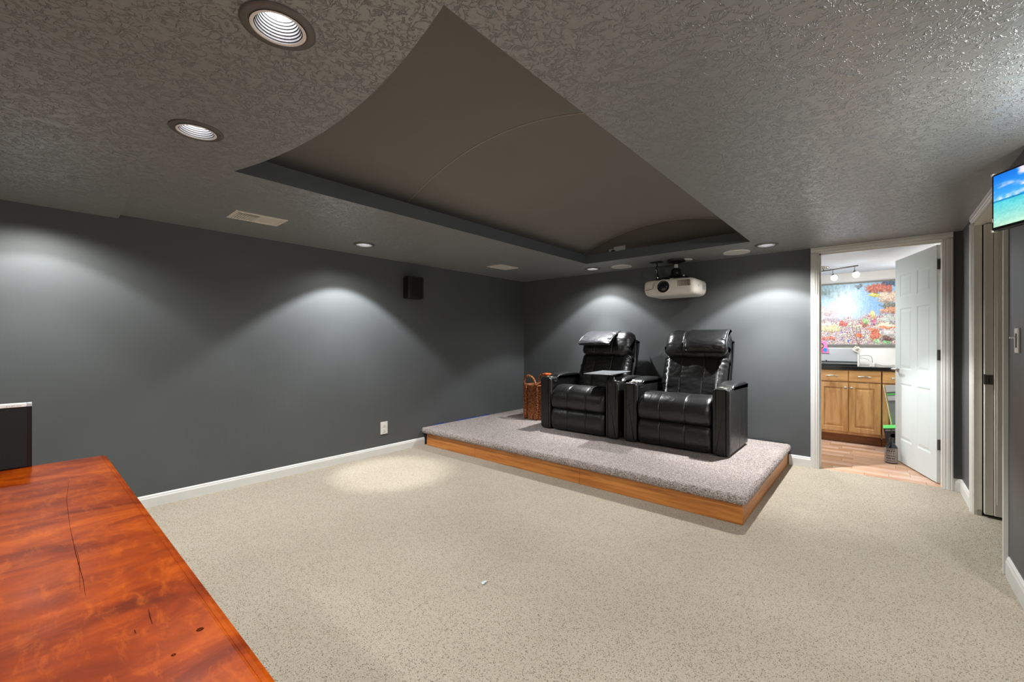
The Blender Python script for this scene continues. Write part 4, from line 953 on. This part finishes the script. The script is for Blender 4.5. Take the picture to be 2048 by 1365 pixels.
blobs = [  # u, v, ru, rv, colour, softness  (u, v in the visible part: 0..1 across, 0..1 down)
    (.83, .10, .20, .085, (200, 84, 56)), (.95, .03, .10, .05, (70, 90, 130)), (.94, .25, .16, .11, (214, 176, 142)), (.96, .38, .14, .045, (104, 104, 84)), (.97, .46, .16, .055, (206, 130, 84)),
    (.76, .20, .075, .035, (224, 206, 70)), (.95, .60, .10, .075, (176, 186, 180)), (.92, .70, .13, .05, (232, 220, 184)), (.08, .45, .19, .085, (196, 166, 160)), (.10, .55, .22, .05, (186, 172, 182)),
    (.15, .74, .16, .07, (202, 184, 130)), (.05, .66, .12, .04, (200, 190, 190)), (.27, .06, .0, .0, (0, 0, 0)), (.33, .66, .05, .045, (196, 72, 60)), (.77, .85, .065, .12, (206, 92, 60)), (.74, .77, .07, .03, (216, 110, 74)),
    (.56, .86, .055, .05, (214, 92, 50)), (.62, .68, .08, .05, (178, 88, 74)), (.64, .63, .05, .05, (130, 180, 110)), (.92, .73, .12, .03, (226, 116, 70)), (.74, .52, .035, .07, (216, 200, 110)), (.93, .92, .10, .06, (96, 60, 60)), (.92, .96, .06, .04, (130, 200, 130)), (.80, .95, .04, .05, (140, 196, 130)),
    (.40, .94, .03, .03, (50, 90, 180)), (.55, .06, .05, .035, (110, 120, 130)), (.77, .62, .03, .06, (190, 80, 110)), (.94, .82, .09, .06, (200, 200, 196)), (.50, .70, .10, .025, (206, 200, 170)), (.12, .90, .14, .03, (196, 90, 76))]
def reef(u, v):
    wu = u + .035 * nz(u, v, 11, 1) + .018 * nz(u, v, 34, 6); wv = v + .035 * nz(u, v, 11, 5) + .018 * nz(u, v, 34, 9)
    c = np.array((150, 196, 222)) * (1 - v) + np.array((128, 140, 214)) * v
    glow = math.exp(-((wu - .38) / .26) ** 2 - ((wv - .34) / .30) ** 2); c = c + (np.array((224, 238, 246)) - c) * glow * .85
    c = c + (np.array((92, 160, 220)) - c) * .5 * math.exp(-((wu - .8) / .25) ** 2 - ((wv - .3) / .2) ** 2)
    c = c + (np.array((100, 120, 110)) - c) * max(0, .75 * math.exp(-((wu - .03) / .2) ** 2 - ((wv - .12) / .1) ** 2) + .35 * nz(u, v, 20, 3))* (1 if v < .3 and u < .4 else 0)
    c = c + 26 * nz(u * 1.0, v * .25, 40, 2) * (1 - v)
    c = c + 18 * nz(u, v, 60, 7)
    edge = .57 + .10 * nz(u, 0, 5, 11) + .04 * nz(u, v, 22, 2) - .14 * max(0, u - .7)
    if v > edge - .06:
        k = min(1, (v - edge + .06) / .08)
        idx = int((nz(u, v * 1.3, 13, 3) * .9 + nz(u * 1.4, v, 31, 8) * .7 + 1.2) * 7) % len(pal)
        q = pal[idx] + 46 * nz(u, v, 75, 4); c = c + (q - c) * k * .92
    for b in blobs:
        if b[2] > 0:
            d = ((wu - b[0]) / b[2]) ** 2 + ((wv - b[1]) / b[3]) ** 2 + .45 * nz(u, v, 30, b[0] * 9)
            if d < 1:
                q = np.array(b[4], float) * (1 - .3 * max(0, (v - b[1]) / b[3])) + 60 * nz(u, v, 48, b[1] * 7) + 50 * nz(u, v * 2.2, 90, 3) + 12; c = c + (q - c) * min(1, (1 - d) * 3) * .85
    g_ = c.mean(); c = g_ + (c - g_) * .82; return s2l([max(0, min(255, x)) for x in c])
me = bpy.data.meshes.new('canvas'); n_ = (GX + 1) * (GZ + 1)
ii, jj = np.meshgrid(np.arange(GX + 1), np.arange(GZ + 1), indexing='ij'); X_ = -hx + .018 + (2 * hx - .036) * ii / GX; Zc = -hz + .018 + (2 * hz - .036) * jj / GZ
co = np.stack([X_.ravel(), np.full(n_, -.018), Zc.ravel()], 1)
idx = lambda i, j: i * (GZ + 1) + j
faces = [(idx(i, j), idx(i + 1, j), idx(i + 1, j + 1), idx(i, j + 1)) for i in range(GX) for j in range(GZ)]
me.from_pydata(co.tolist(), [], faces); at = me.color_attributes.new('Col', 'FLOAT_COLOR', 'POINT')
cxm = (px0 + px1) / 2; buf = []
for x_, _, z_ in co: buf.extend(reef((x_ + cxm + .60) / .726, (hz - .02 - z_) / (2 * hz - .04)))
at.data.foreach_set('color', buf); me.materials.append(M['picture'])
o = bpy.data.objects.new('canvas', me); COL.objects.link(o); o.parent = t

# things on the counter
CZ = .918
t = thing('storage_bin', 'silver grey flip front bin on the counter below the picture', 'bin', (-.50, 6.60, CZ))
bm = BM(); box(bm, -.31, .318, 0, .30, 0, .212, .004); obj('body', bm, 'greybox', t)
bm = BM(); box(bm, -.31, .302, -.006, -.0005, .052, .212, .002); obj('front_flap', bm, 'greybox', t)
bm = BM(); box(bm, -.31, .302, -.008, -.0003, .043, .050); box(bm, -.005, .007, -.012, -.004, .046, .066, .001); obj('black_bar', bm, 'ink', t)
bm = BM(); box(bm, -.31, .318, -.009, -.0003, .0, .016, .001); box(bm, -.31, .318, -.0095, -.0003, .016, .021); obj('base_rail', bm, 'counter', t)
bm = BM(); box(bm, .303, .3195, -.010, -.0002, .0, .213, .001); obj('side_edge', bm, 'whiteplastic', t)
t = thing('pink_card', 'pink cut out card with a figure hanging on the grey bin', 'card', (-.518, 6.588, 1.07))
bm = BM(); prism(bm, [(-.05, .004), (.045, .0), (.02, .14), (.006, .15), (-.004, .135), (-.02, .16), (-.035, .14), (-.05, .17)], 'y', -.002, 0); fixn(bm); obj('card', bm, 'pink', t)
for nm, px_, pz_, rx_, rz_, mt in (('printed_hair', -.028, .090, .022, .034, 'hair'), ('printed_face', -.026, .088, .012, .018, 'skin'), ('printed_blue', .008, .038, .022, .026, 'blueprint'), ('printed_red', -.032, .034, .018, .030, 'redprint')):
    yk = -.0026 if nm != 'printed_face' else -.0032; bm = BM(); lathe(bm, [(1, 0), (.001, 0)], 16, cap=False, axis='y'); xf(bm, Matrix.Translation((px_, yk, pz_)) @ Matrix.Diagonal((rx_, 1, rz_, 1))); obj(nm, bm, mt, t)
t = thing('twig_bunch', 'bare twigs with a printed paper tag behind the grey bin', 'twigs', (-.19, 6.66, CZ + .214))
bm = BM()
for p in ([(0, 0, 0), (-.01, 0, .10), (-.05, .0, .20), (-.06, 0, .30)], [(0, 0, 0), (.012, 0, .09), (.02, 0, .17), (.012, 0, .27)], [(-.005, 0, .08), (-.04, 0, .13), (-.09, 0, .17)], [(.012, 0, .09), (.05, 0, .13), (.07, 0, .20)], [(-.03, 0, .15), (-.015, 0, .21), (-.02, 0, .26)]): tube(bm, crom(p, 10, False), .0028, 5)
obj('twigs', bm, 'twig', t, True)
bm = BM(); lathe(bm, [(.006, -.025), (.014, 0), (.010, .02)], 12); obj('raffia', bm, 'paper', t)
bm = BM(); box(bm, -.042, .042, -.001, .001, -.028, .028); xf(bm, Matrix.Translation((-.008, -.080, -.018)) @ Matrix.Rotation(.6, 4, 'Y')); tg = obj('paper_tag', bm, 'paper', t)
bm = BM()
for k in range(3): box(bm, -.018 + k * .004, .014, -.0025, -.0012, -.012 + k * .011, -.007 + k * .011)
box(bm, -.034, -.028, -.0025, -.0012, .010, .016); box(bm, .022, .028, -.0025, -.0012, -.016, -.010); xf(bm, Matrix.Translation((-.008, -.080, -.018)) @ Matrix.Rotation(.6, 4, 'Y')); obj('tag_print', bm, 'ink', tg)
t = thing('power_adapter', 'small white plug adapter with cables on the black counter', 'adapter', (-.062, 6.60, CZ))
bm = BM(); box(bm, -.022, -.004, -.02, .02, 0, .045, .002); box(bm, -.004, .022, -.018, .018, 0, .042, .002); obj('block', bm, 'whiteplastic', t)
bm = BM(); box(bm, .022, .045, -.01, .01, .022, .034, .002); box(bm, .022, .045, -.01, .01, .004, .014, .002); obj('plugs', bm, 'greybox', t)
def cable(label, pts, mat='cablew'):
    bm = BM(); tube(bm, crom(pts, 34, False), .0022, 6); tag(obj('cable', bm, mat, None, True), label, 'cable', 'cables on the kitchenette counter')
cable('cable arching from the grey bin down to the white adapter', [(-.179, 6.64, 1.035), (-.14, 6.63, 1.045), (-.09, 6.62, 1.045), (-.065, 6.61, 1.02), (-.06, 6.60, .975), (-.06, 6.60, .96)], 'ink')
cable('lower pale cable sloping from the bin to the adapter', [(-.179, 6.64, 1.015), (-.14, 6.63, 1.012), (-.10, 6.62, 1.0), (-.088, 6.61, .985), (-.075, 6.60, .962)])
cable('pale cable wandering right from the adapter behind the door lever', [(-.018, 6.60, .948), (.03, 6.60, .935), (.08, 6.60, .926), (.13, 6.60, .942), (.2, 6.60, .945)])
cable('pale cable lying low on the counter right of the adapter', [(-.018, 6.59, .927), (.02, 6.58, .930), (.07, 6.56, .921), (.13, 6.55, .921), (.2, 6.52, .921)])
# floor items by the door
t = thing('boxed_console', 'charcoal box with a bright green top leaning by the cabinets', 'box', (.075, 6.30, .002)); t.rotation_euler = (0, math.radians(-8.5), 0)
bm = BM(); box(bm, 0, .21, -.13, .09, 0.0, .268, .001); obj('box_body', bm, 'darkcard', t)
bm = BM(); box(bm, -.0008, .2108, -.1308, .0908, .262, .270, .001); obj('box_top', bm, 'green', t)
text_mesh('lettering', 'XBOX ONE X', .017, 'whiteplastic', t, Matrix.Translation((.012, -.1305, .238)) @ Matrix.Rotation(PI / 2, 4, 'X'), .0002)
bm = BM(); lathe(bm, [(.04, -.1306), (.04, -.1312), (.001, -.1312)], 20, cx=.085, cz=.18, axis='y'); box(bm, .05, .14, -.1312, -.1304, .165, .205); obj('box_print', bm, 'ink', t)
t = thing('leaning_boards', 'tall grey and yellow green card boxes leaning behind the charcoal box', 'boxes', (.145, 6.412, .012)); t.rotation_euler = (0, math.radians(-8.6), 0)
bm = BM(); box(bm, 0.012, .16, -.012, .018, 0, .70, .001); obj('grey_board', bm, 'greycard', t)
bm = BM(); box(bm, .004, .0115, -.012, .018, 0, .70, .001); obj('yellow_board', bm, 'yellowcard', t)
bm = BM(); box(bm, -.004, .0035, -.012, .018, 0, .715, .001); obj('white_edge', bm, 'whiteplastic', t)
bm = BM(); box(bm, .014, .15, -.0155, -.0125, .60, .618); obj('green_band', bm, 'green', t)
bm = BM(); box(bm, .012, .13, -.022, -.0125, .635, .71, .001); box(bm, .012, .14, -.02, -.0125, .54, .59, .001); obj('white_label', bm, 'greybox', t)
t = thing('liquor_bottle', 'squat dark glass bottle with a grey label on the floor by the door', 'bottle', (.092, 5.70, .001))
bm = BM(); lathe(bm, [(.001, 0), (.044, .0), (.050, .006), (.050, .150), (.047, .165), (.034, .186), (.018, .200), (.015, .208), (.015, .238), (.018, .240), (.018, .250), (.001, .250)], 32, cap=False); obj('glass', bm, 'glassdark', t, True)
bm = BM(); lathe(bm, [(.0508, .010), (.0508, .152)], 32, cap=False); lb = obj('label', bm, 'label', t, True)
bm = BM(); random.seed(3)
for row, (z, h_, n__) in enumerate(((.138, .008, 7), (.118, .014, 4), (.094, .018, 2), (.072, .010, 6), (.046, .012, 5), (.024, .008, 6))):
    for k in range(n__):
        a0 = -2.35 + k * (1.35 / n__) + random.random() * .05; a1 = a0 + .9 / n__; vs_ = [bm.verts.new((.0514 * math.cos(a), .0514 * math.sin(a), z + zz)) for a, zz in ((a0, 0), (a1, 0), (a1 + .03, h_), (a0 + .03, h_))]; bm.faces.new(vs_)
obj('label_print', bm, 'ink', lb)

# track light
t = thing('track_light', 'curved nickel track light with two glowing globes on the kitchenette ceiling', 'ceiling light', (-.55, 6.3, KC))
bm = BM(); pts = crom([(-.45, .12, -.05), (-.25, .05, -.05), (.0, -.03, -.05), (.16, -.10, -.05), (.30, -.20, -.05), (.375, -.24, -.05)], 40, False); tube(bm, pts, .007, 8); obj('rail', bm, 'pewter', t, True)
bm = BM(); lathe(bm, [(.05, -.001), (.052, -.02), (.044, -.028), (.001, -.028)], 24, cx=.05, cy=-.04); tube(bm, [(.05, -.045, -.02), (.05, -.045, -.05)], .006, 8); obj('canopy', bm, 'chrome', t, True)
for (x, y) in ((.142, -.085), (.345, -.225)):
    bm = BM(); tube(bm, [(x, y, -.05), (x, y, -.105)], .004, 6); lathe(bm, [(.006, -.10), (.013, -.105), (.015, -.125), (.008, -.13)], 12, cx=x, cy=y); hd_ = obj('stem', bm, 'pewter', t, True)
    bm = BM(); bmesh.ops.create_uvsphere(bm, u_segments=20, v_segments=12, radius=.033); xf(bm, Matrix.Translation((x + .012, y, -.147))); obj('globe', bm, 'globe', hd_, True)
    bm = BM(); tube(bm, [(x + .012 + .036 * math.cos(a), y + .036 * math.sin(a), -.157) for a in np.linspace(0, 2 * PI, 21)[:-1]], .003, 6, True); obj('shade_ring', bm, 'chrome', hd_, True)
light('SPOT', 'track_lamp', (-.38, 6.2, KC - .2), 11, (1, .98, .95), .04, spot=120, blend=.8, target=(-.3, 7.05, 1.2))
